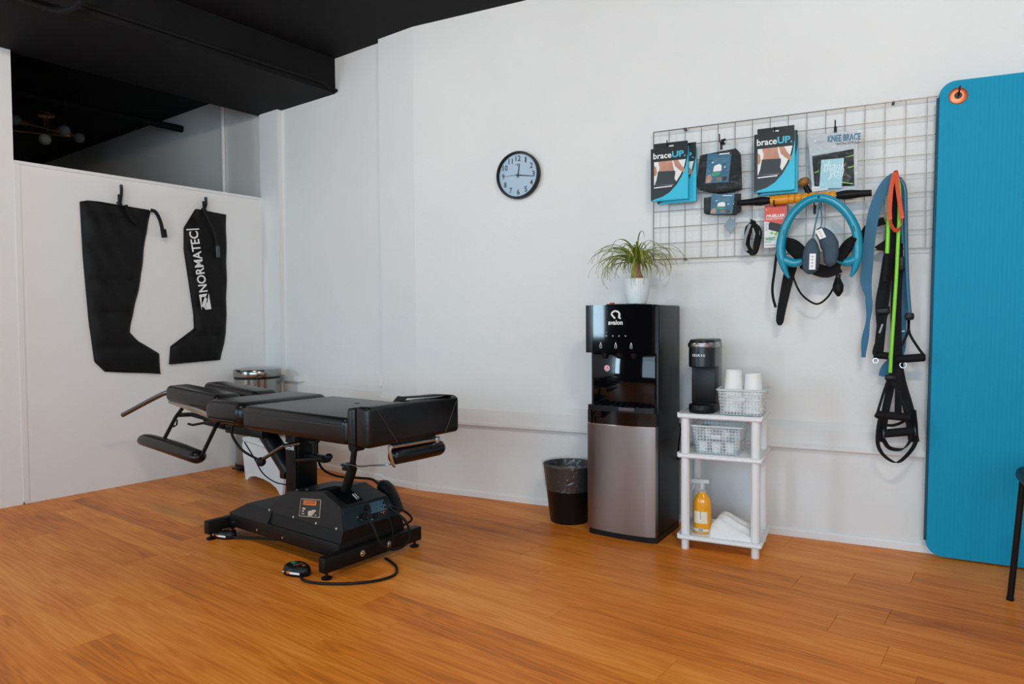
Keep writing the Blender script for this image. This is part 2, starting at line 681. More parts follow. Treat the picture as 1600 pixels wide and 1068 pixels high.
struct(gbox(-6.5, 1.404, PART - .004, PART + .12, 0, 2.475).build('wall_pier', M_part, smooth=0), 'full-height white pier left of the partition')
struct(gbox(1.404, 1.432, PART - .006, PART + .05, .012, 1.866).build('trim_2', M_trim, smooth=0))
struct(gbox(-6.5, LW, 8.8, 8.95, 0, CEIL).build('wall_far', M_wall, smooth=0))
struct(gbox(-.6, -.45, PART + .12, 8.8, 0, CEIL).build('wall_far_side', M_wall, smooth=0))
struct(MB().bb(RIGHT_X, RIGHT_X + .15, FRONT_Y, BY, 0, CEIL).build('wall_right', M_wall, smooth=0))
fl = gbox(-6.5, LW + .2, -6, 9, CEIL, CEIL + .1)
struct(fl.build('ceiling', M_black_ceiling, smooth=0), 'matt black ceiling')
beam = struct(gbox(-6.4, LW, 3.66, 4.49, 2.475, CEIL).build('ceiling_beam', M_black_ceiling, smooth=0), 'boxed black ceiling beam')
gbox(-6.4, LW - .01, 3.652, 3.66, 2.475, 2.545).build('lower_board', M_black_ceiling, beam, smooth=0)
# street wall behind the camera with its two windows
fx0 = -5.12
fw = MB()
for x0, x1, z0, z1 in ((fx0, WIN1[0], 0, CEIL), (WIN1[1], WIN2[0], 0, CEIL), (WIN2[1], RIGHT_X, 0, CEIL),
                       (WIN1[0], WIN1[1], 0, WIN1[2]), (WIN1[0], WIN1[1], WIN1[3], CEIL),
                       (WIN2[0], WIN2[1], 0, WIN2[2]), (WIN2[0], WIN2[1], WIN2[3], CEIL)):
    fw.bb(x0, x1, FRONT_Y - .12, FRONT_Y, z0, z1)
struct(fw.build('wall_front', mat('charcoal_paint', (.03, .03, .032), .6), smooth=0))
for i, wn in enumerate((WIN1, WIN2)):
    fr = MB()
    ncol = 1 if i == 0 else 3
    t = .05
    xs = [wn[0] + (wn[1] - wn[0]) * q / ncol for q in range(ncol + 1)]
    for q, xx in enumerate(xs):
        lo = min(max(xx - t / 2, wn[0]), wn[1] - t)
        fr.bb(lo, lo + t, FRONT_Y - .09, FRONT_Y - .03, wn[2], wn[3])
    for zz in (wn[2], wn[3] - t):
        fr.bb(wn[0], wn[1], FRONT_Y - .09, FRONT_Y - .03, zz, zz + t)
    fo = struct(fr.build('window_%d' % (i + 1), M_trim, smooth=0))
    for q in range(ncol):
        MB().bb(xs[q] + .01, xs[q + 1] - .01, FRONT_Y - .064, FRONT_Y - .060, wn[2] + .02, wn[3] - .02).build('pane', M_glass, fo, smooth=0)

# ledge (boxed pipe) and baseboard along the long wall
lg = MB()
prof = [(0, .532), (.012, .520), (.024, .500), (.024, .432), (.031, .425), (.031, .412), (.024, .405), (0, .402)]
for a, b in ((BEND, Vector((RIGHT_X, BY, 0))),):
    lg.loft([[a + OUT * d + Z * z for d, z in prof], [b + OUT * d + Z * z for d, z in prof]])
struct(lg.build('trim_3', M_wall, smooth=30), 'painted pipe ledge along the wall')
lg = MB()
lg.loft([[gp(2.915 - d, bend_g, z + .012) for d, z in prof], [gp(2.915 - d, 3.205, z + .03) for d, z in prof]])
lg.loft([[gp(LW - d, 3.205, z + .06) for d, z in prof], [gp(LW - d, 4.245, z + .06) for d, z in prof]])
struct(lg.build('trim_4', M_wall, smooth=30))
struct(gbox(LW - .03, LW, 3.20, 3.245, .595, .64).build('trim_5', M_trim, smooth=0))
struct(gbox(LW - .05, LW, 4.02, 4.24, .585, .625).build('trim_6', M_trim, smooth=0))
bbm = MB()
bp = [(0, .038), (.006, .036), (.011, .028), (.011, 0), (0, 0)]
bbm.loft([[BEND + OUT * d + Z * z for d, z in bp], [Vector((RIGHT_X, BY, 0)) + OUT * d + Z * z for d, z in bp]])
struct(bbm.build('baseboard_back', M_trim, smooth=0))
bbm = MB()
bbm.loft([[gp(2.915 - d, bend_g, z) for d, z in bp], [gp(2.915 - d, 3.205, z) for d, z in bp]])
bbm.loft([[gp(LW - d, 3.205, z) for d, z in bp], [gp(LW - d, 4.245, z) for d, z in bp]])
struct(bbm.build('baseboard_left', M_trim, smooth=0))

# pipes overhead
tag(MB().tube([gp(LW - .016, 4.97, .02), gp(LW - .016, 4.97, CEIL - .005)], .014, 10).build('wall_pipe', M_trim),
    'thin white vertical pipe on the wall behind the partition', 'pipe')
sp = thing('sprinkler_pipe', 'black sprinkler pipe running under the ceiling behind the partition', 'pipe', gp(LW, 5.60, 2.55))
MB().tube([gp(LW - .002, 5.60, 2.575), gp(.3, 5.60, 2.575)], .028, 12).build('pipe', M_black_ceiling, sp)
MB().tube([gp(2.2, 5.60, 2.575), gp(2.2, 5.60, CEIL - .002)], .014, 8).build('hanger', M_black_ceiling, sp)
for a in (2.12, 1.72):
    MB().tube([gp(a - .05, 5.60, 2.575), gp(a + .05, 5.60, 2.575)], .038, 12).build('coupling', M_black_ceiling, sp)
MB().lathe([(.012, 0), (.012, .04), (.03, .045), (.03, .05)], gp(2.14, 5.60, 2.61), 10).build('sprinkler_head', M_black_ceiling, sp)
tag(MB().tube([gp(1.44, 3.638, 2.512), gp(2.2, 3.638, 2.512), gp(2.80, 3.638, 2.515), gp(2.86, 3.638, 2.508), gp(2.90, 3.638, 2.49), gp(LW - .008, 3.638, 2.488)], .011, 8).build('conduit', M_black_ceiling),
    'straight black conduit along the lower edge of the ceiling beam', 'conduit')
tag(MB().tube([gp(-2, 3.70, 2.46), gp(1.0, 3.70, 2.46), gp(1.30, 3.69, 2.455), gp(1.37, 3.64, 2.455), gp(1.40, 3.52, 2.48), gp(1.42, 3.40, 2.58), gp(1.42, 3.36, CEIL - .004)], .014, 8, smooth=6).build('conduit', M_black_ceiling),
    'curved black conduit bending off the ceiling beam', 'conduit')


# ------------------------------------------------------------------ brass lamps
def sputnik(loc, rz, label, bulbs, arms, lit=None):
    t = thing('ceiling_lamp', label, 'lamp', loc, rz, 'brass globe ceiling lamps')
    MB().lathe([(.062, 0), (.062, -.018), (.05, -.028), (.001, -.03)], (0, 0, 0), 20).build('canopy', M_brass, t, local=True)
    for s in (-.03, .03):
        MB().tube([(s, 0, -.02), (s, 0, -.125 - s)], .005, 8).build('rod', M_brass, t, local=True)
    for a, b in arms:
        MB().tube([a, b], .006, 8).build('arm', M_brass, t, local=True)
    for c, d in bulbs:
        c, d = Vector(c), Vector(d).normalized()
        s = MB().tube([c - d * .085, c - d * .04], .016, 10).build('socket', M_brass, t, local=True)
        MB().ball(c, .043, 16).build('bulb', M_bulb if lit is None else lit, s, local=True)
    return t


# lamp coordinates: x along -GY (towards the room), y along GX
sputnik(gp(2.27, 6.45, CEIL), GROT, 'unlit brass lamp with frosted globe bulbs above the partition',
        [((0, -.215, -.10), (-.2, -1, .25)), ((.02, .235, -.15), (0, 1, -.2)), ((.30, .02, -.18), (1, .2, -.15)), ((.34, -.13, -.29), (.6, -.4, -.5)), ((-.05, -.36, -.19), (0, -1, 0))],
        [((0, -.14, -.112), (.02, .15, -.142)), ((0, .05, -.13), (.25, .0, -.17)), ((.22, .0, -.17), (.31, -.08, -.25)), ((-.05, -.3, -.185), (.02, .17, -.155))])
M_lit = mat('lit_bulb', (1, .78, .52), .3, emit=9.)
for LAMP, rz_, lab_, en in ((Vector((-2.2, 1.2, CEIL)), .4, 'lit brass lamp with glowing globe bulbs on the ceiling over the treatment table', 15),
                            (Vector((.35, .75, CEIL)), 1.1, 'added lit brass globe lamp, out of view, brightening the floor before the wire grid', 30)):  # second lamp is added out of view to brighten the floor
    sputnik(LAMP, rz_, lab_,
            [((-.3, 0, -.15), (-1, 0, 0)), ((.3, 0, -.15), (1, 0, 0)), ((0, .3, -.19), (0, 1, 0)), ((0, -.3, -.19), (0, -1, 0))],
            [((-.22, 0, -.15), (.22, 0, -.15)), ((0, -.22, -.19), (0, .22, -.19))], M_lit)
    for q in range(2):
        l = bpy.data.lights.new('lamp_light', 'POINT')
        l.energy, l.color, l.shadow_soft_size = en, (1, .87, .72), .05
        lo = bpy.data.objects.new('lamp_light', l)
        COL.objects.link(lo)
        lo.location = LAMP + Vector((-.12 + .24 * q, .02, -.27))

# ================================================================== treatment table
# table frame: x towards the foot end, y away from the camera side, z up
T = thing('treatment_table', 'black chiropractic drop table with padded sections on a low metal base', 'table', gp(1.95, 2.6), GROT)


def tb(name, mb, m, parent=T, smooth=35):
    return mb.build(name, m, parent, local=True, smooth=smooth)


def frustum(a, b, z0, z1):
    """a, b: (x0, x1, y0, y1) at z0 and z1"""
    L = []
    for (x0, x1, y0, y1), z in ((a, z0), (b, z1)):
        L.append([(x0, y0, z), (x1, y0, z), (x1, y1, z), (x0, y1, z)])
    return MB().loft(L)


def screw(p, n, r=.0055):
    d = Vector(n).normalized()
    return MB().tube([Vector(p) - d * .002, Vector(p) + d * .002], r, 8)




def TV(x, y, v):
    """photo point -> table coordinates in the plane y = v of the table frame"""
    d = ray(x, y)
    p = CAM + d * ((1.95 + v - CAM.dot(GX)) / d.dot(GX))
    return Vector((2.6 - p.dot(GY), v, p.z))


ch = tb('chassis', MB().bb(-.385, .40, -.19 , .17, .05, .112, .004), M_blackmetal)
tb('chassis_cover', frustum((-.388, -.08, -.193, .173), (-.275, -.08, -.165, .145), .112, .168), M_brownmetal, smooth=25)
tb('skirt', frustum((-.16, .402, -.182, .162), (-.13, .402, -.168, .148), .112, .156), M_blackmetal, smooth=25)
# hood: folded sheet, profile in x-z, leaning in towards the top
hb = [(-.122, .157), (.0, .258), (.235, .286), (.362, .243), (.402, .157)]


def hood_y(z):
    return -.168 + (z - .157) / .13 * .035


L1 = [(x, hood_y(z), z) for x, z in hb]
L2 = [(x, -hood_y(z) - .04, z) for x, z in hb]
hood = tb('hood', MB().loft([L1, L2]), M_brownmetal, smooth=20)
# flat dark patches on the hood, painting the shade of the strut's slot
for (xa, za), (xb, zb) in (((.15, .2759), (.235, .286)), ((.235, .286), (.350, .2471))):
    tb('slot_shade_patch', MB().prism([(xa, -.10, za + .0006), (xb, -.105, zb + .0006), (xb, -.02, zb + .0006), (xa, -.01, za + .0006)], (0, 0, .0012)), mat('slot_shade', (.001, .001, .001), .9, spec=.1), hood, 0)
tb('spring_pin', MB().tube([(.315, -.04, .268), (.350, -.045, .254)], .008, 10), M_chrome, hood)
# rating plate on the near slope
pn = Vector((0, -.13, .035)).normalized()


def on_hood(x, z, lift=.001):
    return Vector((x, hood_y(z), z)) + pn * lift


def quad(a, b, c, d, lift=.0):
    return MB().prism([a, b, c, d], pn * .0012)


pr = [(.100, .243), (.232, .256), (.245, .186), (.110, .172)]
pl = tb('rating_plate', MB().prism([on_hood(x, z, .0004) for x, z in pr], pn * .0016), mat('plate_border', (.42, .33, .22), .4), hood, smooth=0)
q = [(.1035, .2405), (.2295, .2530), (.2415, .1885), (.1135, .175)]
tb('plate_field', MB().prism([on_hood(x, z, .002) for x, z in q], pn * .0006), M_print_k, hood, smooth=0)
q = [(.122, .2385), (.206, .2470), (.209, .2290), (.125, .2205)]
tb('plate_title', MB().prism([on_hood(x, z, .0027) for x, z in q], pn * .0004), mat('orange_print', (.80, .17, .02), .5), hood, smooth=0)
rr = (on_hood(.209, .229) - on_hood(.125, .2205)).normalized()
uu = pn.cross(rr)
tb('plate_lettering', MB().text('LEADER', on_hood(.130, .2225, .0034) + uu * .003, rr, uu, .072, .012, .015), M_print_k, hood, smooth=0)
blot = MB()
for cx, cz, rx, rz in ((.125, .195, .018, .010), (.135, .201, .010, .010), (.118, .188, .009, .006), (.143, .208, .007, .004), (.083, .206, .010, .004), (.080, .196, .006, .003), (.083, .186, .009, .002), (.152, .192, .004, .002)):
    blot.prism([on_hood(.105 + (cx - .058) * 1.2 + rx * 1.1 * math.cos(a) * (1 + .25 * math.sin(3 * a)), cz + rz * math.sin(a), .0028) for a in [2 * PI * i / 10 for i in range(10)]], pn * .0003)
tb('plate_print', blot, mat('cream_print', (.62, .50, .36), .5), hood, smooth=0)
for x, z in ((-.10, .165), (.075, .163), (.23, .163), (.36, .163)):
    tb('screw', screw(on_hood(x, z), pn), M_chrome, hood)
for x, y in ((.03, -.115), (.08, -.10)):
    tb('screw', screw((x, y, .262 + x * .11), (0, 0, 1)), M_chrome, hood)
for x in (-.36, -.16, .03):
    tb('screw', screw((x, -.192, .072), (0, -1, 0)), M_chrome, ch)
# console at the foot end
cn = Vector((.086, 0, .04)).normalized()


def on_con(y, z, lift=.001):
    return Vector((.402 - (z - .157) * .465, y, z)) + cn * lift


con = tb('console', MB().prism([on_con(-.164, .16), on_con(.124, .16), on_con(.105, .238), on_con(-.145, .238)], cn * .003), mat('blue_black_panel', (.006, .013, .018), .3), T, smooth=0)
zz, yy = (on_con(0, .2) - on_con(0, .16)).normalized(), Y_
prn = MB()
for i in range(7):
    z = .230 - i * .0058
    prn.prism([on_con(-.005 + (i % 2) * .004, z, .0042), on_con(.075 - (i % 3) * .006, z, .0042), on_con(.075 - (i % 3) * .006, z - .0032, .0042), on_con(-.005, z - .0032, .0042)], cn * .0004)
for y, z, w_ in ((-.035, .197, .014), (-.02, .172, .012), (-.07, .182, .008)):
    prn.prism([on_con(y, z, .0042), on_con(y + w_, z, .0042), on_con(y + w_, z - .004, .0042), on_con(y, z - .004, .0042)], cn * .0004)
tb('console_print', prn, mat('pale_blue_print', (.10, .24, .32), .5), con, smooth=0)['kind'] = 'stuff'
tb('dial', MB().tube([on_con(-.028, .215), on_con(-.028, .215, .014)], .010, 14), M_plastic, con)
tb('dial', MB().tube([on_con(.008, .180), on_con(.008, .180, .010)], .013, 14), M_plastic, con)
for y, z in ((-.01, .195), (.02, .203), (.052, .206), (.060, .206), (.074, .207), (.086, .200), (.096, .204), (.082, .190), (.102, .196), (.042, .186), (-.085, .193)):
    tb('connector_pin', MB().tube([on_con(y, z), on_con(y, z, .007)], .0042, 8), M_chrome, con)
tb('red_switch', MB().tube([on_con(.056, .182), on_con(.056, .182, .008)], .006, 8), M_red, con)
plug = tb('power_plug', MB().box(on_con(-.055, .188, .016), (.03, .026, .024), .004), M_rubber, con)
tb('power_lead', MB().tube([on_con(-.055, .186, .03), (.455, -.052, .15), (.47, -.04, .10), (.478, .01, .055), (.475, .08, .045), (.47, .13, .07), (.455, .125, .14), on_con(.09, .192, .01)], .0058, 8, smooth=6), M_rubber, plug)
tb('signal_lead', MB().tube([on_con(.056, .182, .01), (.435, .060, .14), (.447, .058, .07), (.448, .055, .03)], .003, 6, smooth=6), M_rubber, con)
tb('side_lead', MB().tube([on_con(.105, .196, .006), (.41, .16, .17), (.40, .215, .12), (.36, .20, .09), (.31, .172, .085)], .005, 6, smooth=6), M_rubber, con)
# cross feet
for x, nm in ((.415, 'R'), (-.42, 'L')):
    cf = tb('cross_foot', MB().bb(x - .02, x + .02, -.285, .24, .028, .088, .004), M_blackmetal)
    for y in (-.262, .215):
        tb('levelling_foot', MB().lathe([(.020, 0), (.022, .006), (.012, .010), (.006, .012), (.006, .03)], (x, y, 0), 14), M_rubber, cf)
    if nm == 'R':
        for y in (-.10, .045):
            tb('bolt', MB().lathe([(.013, 0), (.013, .003), (.008, .004), (.008, .010), (.001, .011)], (x + .02, y, .06), 12, axis='x'), M_chrome, cf)
# column
col = tb('column', MB().bb(-.130, -.058, -.06, .06, .16, .515, .003), M_blackmetal)
tb('column_side_plate', MB().bb(-.0575, -.053, -.05, .05, .255, .49, .001), M_plastic, col)
lab = MB()
lab.bb(-.126, -.066, -.0618, -.0605, .418, .448)
lb = tb('warning_label', lab, M_print_w, col, smooth=0)
lab = MB()
for z in (.4405, .431, .4225):
    lab.bb(-.121, -.071, -.0624, -.0617, z - .0018, z + .0018)
tb('label_lines', lab, M_print_k, col, smooth=0)
# frame under the pads, head-end mechanism
fr = tb('under_frame', MB().bb(-.30, .30, -.10, .08, .49, .525, .004), M_blackmetal)
tb('cross_rail', MB().bb(-.46, -.16, -.16, -.13, .475, .515, .004), M_blackmetal, fr)
tb('cross_rail', MB().bb(-.46, -.16, .11, .14, .475, .515, .004), M_blackmetal, fr)
tb('tilt_cylinder', MB().tube([(-.36, -.02, .49), (-.14, -.02, .30)], .042, 14), M_plastic, T)
tb('cylinder_rod', MB().tube([(-.42, -.02, .53), (-.35, -.02, .48)], .02, 10), M_chrome, T)
br = MB().box((-.16, -.01, .285), (.10, .06, .035), .005).box((-.15, .0, .36), (.05, .05, .12), .004)
tb('cylinder_bracket', br, M_blackmetal, T)
tb('lever', MB().tube([TV(412, 716, -.2), TV(444, 696, -.2), TV(468, 692, -.15)], .0085, 8), mat('dark_chrome', (.16, .17, .18), .25, metal=1), T)
tb('lever_knob', MB().ball(TV(408, 721, -.2), .021, 12), M_rubber, T)
tb('lever', MB().tube([(-.058, -.05, .372), TV(482, 718, -.09), TV(506, 716, -.09)], .010, 8), M_blackmetal, T)
tb('lever_knob', MB().ball(TV(514, 713, -.09), .014, 12, sx=1.4), M_rubber, T)
tb('release_knob', MB().lathe([(.010, .0), (.010, .05), (.026, .052), (.026, .062), (.001, .064)], (.0, .0, .40), 14), M_plastic, T)
tb('release_block', MB().box((.02, .0, .385), (.15, .04, .028), .004), M_plastic, T)
tb('cable', MB().tube([TV(369, 655, -.2), TV(362, 672, -.2), TV(366, 686, -.2), TV(380, 704, -.2), TV(404, 718, -.2)], .006, 6, smooth=6), M_rubber, T)
tb('cable', MB().tube([TV(382, 690, -.12), TV(397, 715, -.12), TV(410, 738, -.12), TV(428, 752, -.12), TV(447, 757, -.06)], .003, 6, smooth=6), M_rubber, T)
tb('cable', MB().tube([TV(489, 700, .06), TV(490, 725, .06), TV(488, 745, .06), TV(484, 762, .06)], .006, 6, smooth=6), M_rubber, T)
tb('cable', MB().tube([TV(496, 680, .12), TV(496, 708, .15), TV(503, 731, .2), TV(525, 743, .2), TV(555, 746, .2), TV(580, 748, .2), TV(592, 756, .17)], .006, 6, smooth=6), M_rubber, T)
tb('motor_cover', MB().tube([TV(594, 762, .19), TV(604, 764, .19), TV(622, 800, .19)], [.02, .034, .036, .036, .03], 14, smooth=4), M_brownmetal, T)
tb('strut', MB().tube([(.245, -.04, .24), (.305, -.035, .38)], .021, 12).tube([(.30, -.035, .37), (.325, -.033, .50)], .013, 12), M_blackmetal, T)
tb('strut_clamp', MB().box((.295, -.045, .385), (.05, .04, .03), .004), M_blackmetal, T)
tb('cable', MB().tube([(.30, -.05, .375), (.27, -.07, .395), (.30, -.06, .40), (.38, -.06, .40), (.46, -.07, .415), (.56, -.06, .43), (.60, -.02, .45)], .003, 6, smooth=6), mat('dark_chrome', (.16, .17, .18), .25, metal=1), T)


# pads
def pad(name, x0, x1, y0, y1, z0, z1, bev, crown=0., tilt=0., taper=0., parent=T):
    mb = MB().bb(x0, x1, y0, y1, z0, z1, bev, 5)
    cx, cy = (x0 + x1) / 2, (y0 + y1) / 2
    for p in mb.v:
        s = 1 - ((p.y - cy) / ((y1 - y0) / 2)) ** 2
        p.z += tilt * (p.x - cx)
        if p.z > (z0 + z1) / 2:
            p.z += crown * s
        if taper:
            t = (x1 - p.x) / (x1 - x0)
            p.y = cy + (p.y - cy) * (1 - taper * t)
    return tb(name, mb, M_vinyl, parent, 50)


pe = pad('pelvic_pad', -.175, .53, -.25, .25, .527, .632, .026)
tb('pad_button', MB().lathe([(.012, 0), (.010, .002), (.001, .002)], (.18, .10, .632), 10), M_vinyl_s, pe)
tb('piping', MB().tube([(-.165, -.2515, .600), (.52, -.2515, .600)], .0022, 6), M_vinyl_s, pe)
tb('hinge_boss', MB().tube([(.50, -.20, .515), (.50, -.15, .515)], .022, 12), M_rubber, pe)
th = pad('thoracic_pad', -.495, -.19, -.25, .25, .530, .640, .045)
tb('piping', MB().tube([(-.45, -.2515, .556), (-.235, -.2515, .556)], .0022, 6), M_vinyl_s, th)
# foot-end pad: three layers, stitched corners
ft = pad('foot_pad', .575, .652, -.25, .258, .527, .682, .020)
pad('foot_pad_layer', .553, .578, -.253, .255, .530, .676, .012, parent=ft)
pad('foot_pad_layer', .530, .556, -.250, .255, .532, .672, .012, parent=ft)
st = MB()
st.tube([(.6525, -.205, .668), (.6525, -.105, .535)], .0022, 6)
tb('stitching', st, M_vinyl_s, ft)
tb('stitching', MB().tube([(.6525, .235, .66), (.6525, .165, .535)], .0022, 6), M_vinyl_s, ft)
flap = MB().ribbon([(.60, -.045, .683), (.585, -.01, .694), (.575, .02, .690), (.60, .08, .690), (.62, .16, .690), (.63, .22, .684)], .05, .004, (1, 0, 0), 5)
tb('pull_strap', flap, M_fabric, ft)
# roller bolster under the foot end
ro = tb('ankle_roller', MB().tube([(.62, -.110 + .29 * q, .474 - .004 * q) for q in (0, .03, .08, .3, .6, .92, .97, 1)], [.014, .026, .032, .033, .033, .033, .032, .026, .014], 16), M_vinyl, T, 50)
tb('roller_rail', MB().tube([(.64, -.125, .517), (.64, .14, .510)], .007, 8), M_chrome, ro)
tb('roller_rail', MB().tube([(.61, -.11, .519), (.61, .13, .512)], .006, 8), M_chrome, ro)
tb('roller_bracket', MB().tube([(.645, -.140, .522), (.647, -.138, .49), (.645, -.125, .455), (.635, -.105, .440)], .006, 8, smooth=5), M_chrome, ro)
tb('roller_bracket', MB().bb(.605, .648, .115, .14, .495, .522, .003), M_chrome, ro)
tb('roller_mount', MB().bb(.55, .64, -.09, .12, .518, .530, .003), M_blackmetal, ro)
# headpiece: two face pads on rails
for y0, y1 in ((-.185, -.035), (.02, .17)):
    hp = pad('face_pad', -1.0, -.50, y0, y1, .575, .662, .032, tilt=-.05, taper=.10)
    tb('face_pad_rail', MB().box((-.745, (y0 + y1) / 2 - .045, .563), (.50, .012, .030), .003, rot=Matrix.Rotation(.125, 3, 'Y')), mat('champagne_rail', (.42, .34, .28), .35, metal=.7), hp)
tb('headpiece_plate', MB().box((-.76, -.01, .555), (.38, .24, .016), .004, rot=Matrix.Rotation(.10, 3, 'Y')), M_blackmetal, T)
tb('headpiece_mechanism', MB().box((-.62, -.06, .515), (.20, .14, .05), .012, rot=Matrix.Rotation(.08, 3, 'Y')), M_blackmetal, T)
tb('headpiece_mechanism', MB().tube([(-.86, -.18, .53), (-.78, -.15, .535), (-.66, -.12, .515)], .011, 8), M_blackmetal, T)
tb('grab_handle', MB().tube([(-.96, -.10, .622), (-1.02, -.12, .628), (-1.08, -.15, .618), (-1.33, -.24, .500)], .0125, 12, smooth=4), mat('dark_chrome', (.16, .17, .18), .25, metal=1), T)
# hanging arm rest on the near side
ar = tb('arm_rest', MB().tube([(-.985, -.30, .405), (-.93, -.30, .412), (-.70, -.30, .402), (-.47, -.30, .384), (-.425, -.30, .38)], [.016, .040, .044, .044, .040, .018], 16, smooth=4, flat=.75), M_vinyl, T, 50)
tb('arm_rest_rod', MB().tube([(-.815, -.18, .565), (-.80, -.22, .53), (-.765, -.30, .43)], .009, 8), M_blackmetal, ar)
tb('arm_rest_rod', MB().tube([(-.45, -.18, .545), (-.445, -.21, .52), (-.415, -.30, .395), (-.45, -.30, .375)], .009, 8), M_blackmetal, ar)
tb('arm_rest_hook', MB().tube([(-.79, -.24, .50), (-.765, -.25, .487), (-.735, -.25, .50), (-.73, -.25, .525)], .004, 6), M_blackmetal, ar)
tb('lock_lever', MB().tube([(-.70, -.21, .502), (-.66, -.21, .50), (-.58, -.20, .515), (-.44, -.18, .50), (-.38, -.14, .49)], .006, 8), M_blackmetal, T)


# foot pedals
def pedal(u, v, rz, label, cab):
    c = gp(1.95 + v, 2.6 - u)
    t = thing('foot_pedal', label, 'foot pedal', c, GROT + rz, 'foot pedals on the floor by the table')
    ol = [(.062 * math.cos(a) * (1 + .12 * math.cos(a)), .042 * math.sin(a) * (1 - .12 * math.cos(a))) for a in [2 * PI * i / 22 for i in range(22)]]
    body = MB().loft([[(x * k, y * k, z) for x, y in ol] for k, z in ((.94, 0), (1, .006), (1, .022), (.93, .032), (.80, .037))])
    body.build('pedal_body', M_plastic, t, local=True)
    MB().box((.03, -.0395, .017), (.045, .004, .009), .002, rot=Matrix.Rotation(.18, 3, 'Z')).build('side_label', M_print_w, t, local=True)
    MB().box((.0, -.0425, .017), (.020, .004, .010), .002).build('side_label', mat('orange_print', (.80, .17, .02), .5), t, local=True)
    MB().ball((-.030, -.040, .015), .005, 8).build('screw', M_chrome, t, local=True)
    MB().box((-.022, .008, .038), (.022, .014, .003), .001).build('up_button', mat('green_button', (.0, .25, .12), .4), t, local=True)
    MB().box((.008, .002, .038), (.018, .040, .004), .001, rot=Matrix.Rotation(-.5, 3, 'Z')).build('rocker', mat('brown_button', (.10, .045, .03), .4), t, local=True)
    MB().box((.036, .004, .036), (.014, .012, .003), .001).build('down_button', M_red, t, local=True)
    if cab:
        MB().tube([gp(1.95 + b, 2.6 - a, z) for a, b, z in cab], .0055, 8, smooth=8).build('cable', M_rubber, t)


pedal(.27, -.295, .15, 'black foot pedal with a cable looping over the floor in front of the table', [(.32, -.31, .012), (.37, -.335, .007), (.45, -.315, .007), (.54, -.25, .007), (.60, -.17, .007), (.61, -.09, .007), (.56, -.03, .007), (.50, .0, .007), (.44, .02, .007)])
pedal(-.40, -.205, .1, 'black foot pedal tucked under the edge of the table base', [(-.345, -.205, .012), (-.30, -.19, .010), (-.22, -.14, .010), (-.12, -.10, .010)])

# white step bench behind the table
sb = thing('step_bench', 'low white bench with an arched side standing behind the table column', 'bench', gp(2.512, 3.70), GROT - .206)


def arch_side(y):
    pts = [(-.285, 0), (-.25, 0), (-.235, .012), (-.20, .03), (-.12, .045), (0, .05), (.12, .045), (.20, .03), (.235, .012), (.25, 0), (.285, 0), (.335, .215), (.315, .24), (-.315, .24), (-.335, .215)]
    return MB().prism([(x, y, z) for x, z in pts], (0, .015, 0))


arch_side(-.10).build('side_panel', M_white, sb, local=True, smooth=20)
arch_side(.085).build('side_panel', M_white, sb, local=True, smooth=20)
MB().bb(-.335, .335, -.10, .10, .2405, .262, .008, 3).build('bench_top', M_white, sb, local=True)

# steel pedal bin in the corner
pb = thing('pedal_bin', 'polished steel pedal bin standing in the corner by the partition', 'bin', gp(2.72, 4.235))
MB().lathe([(.148, .004), (.152, .01), (.152, .045), (.150, .047)], (0, 0, 0), 40).build('base_ring', M_plastic, pb, local=True)
MB().lathe([(.148, .045), (.148, .615)], (0, 0, 0), 48).build('body', M_mirror, pb, local=True)
MB().lathe([(.150, .614), (.151, .618), (.151, .628), (.149, .630)], (0, 0, 0), 40).build('rim_gasket', M_plastic, pb, local=True)
MB().lathe([(.152, .630), (.154, .634), (.154, .668), (.148, .678), (.10, .686), (.001, .690)], (0, 0, 0), 48).build('lid', M_mirror, pb, local=True)
MB().box((.0, -.17, .03), (.07, .06, .012), .004).build('pedal', M_plastic, pb, local=True)

# ================================================================== compression boots on the partition
PA, PB, PO = GX, Z, -GY          # along the partition, up, out of it


def on_part(x, y, out):
    return PG(x, y, PART - out)


def part_outline(pix, out):
    r = []
    for x, y in pix:
        p = on_part(x, y, out)
        r.append((p.dot(GX), p.z))
    return r


def boot(pix, label, lean):
    t = thing('compression_boot', label, 'boot', on_part(*pix[-1], .02), 0, 'compression boots hung on the partition')
    ol = part_outline(pix, .03)
    zt, zb = max(p[1] for p in ol), min(p[1] for p in ol)

    def dep(s, q, a, b):
        e = min(s, 1 - s) * 2
        seam = abs(math.sin(PI * 5.2 * (q + .02)))
        return .028 * min(1, e * 3) ** .5 * (.55 + .45 * seam ** .5) * (.55 + .45 * min(1, min(q, 1 - q) * 8)) + .003 * math.sin(a * 60 + b * 25)
    MB().puff(ol, (gp(0, PART - .004), PA, PB, PO), 90, 22, dep).build('boot_sleeve', M_fabric, t, smooth=60)
    return t


b1 = boot([(127, 311), (160, 315), (234, 325), (238, 330), (230, 370), (222, 440), (207, 505), (206, 519), (219, 533), (252, 552), (253, 584), (210, 582), (168, 582), (150, 565), (141, 500), (132, 400)],
          'wide black padded leg sleeve hanging toe right beside the pier', 0)
b2 = boot([(308, 326), (356, 333), (357, 430), (356, 520), (347, 563), (310, 566), (267, 569), (269, 541), (306, 513), (305, 490), (296, 430), (290, 390), (290, 355)],
          'narrow black padded leg sleeve with white lettering hanging toe left', 0)
MB().tube([on_part(235, 328, .04), on_part(243, 331, .05), on_part(250, 344, .05), on_part(254, 360, .05)], .011, 10, smooth=5).build('air_hose', M_rubber, b1)
MB().tube([on_part(255, 358, .05), on_part(257, 371, .05)], .019, 10, flat=.7).build('hose_connector', M_rubber, b1)
MB().ribbon([on_part(196, 320, .045), on_part(203, 338, .045), on_part(214, 350, .04)], .02, .012, GX, 4).build('fabric_fold', M_fabric, b1)
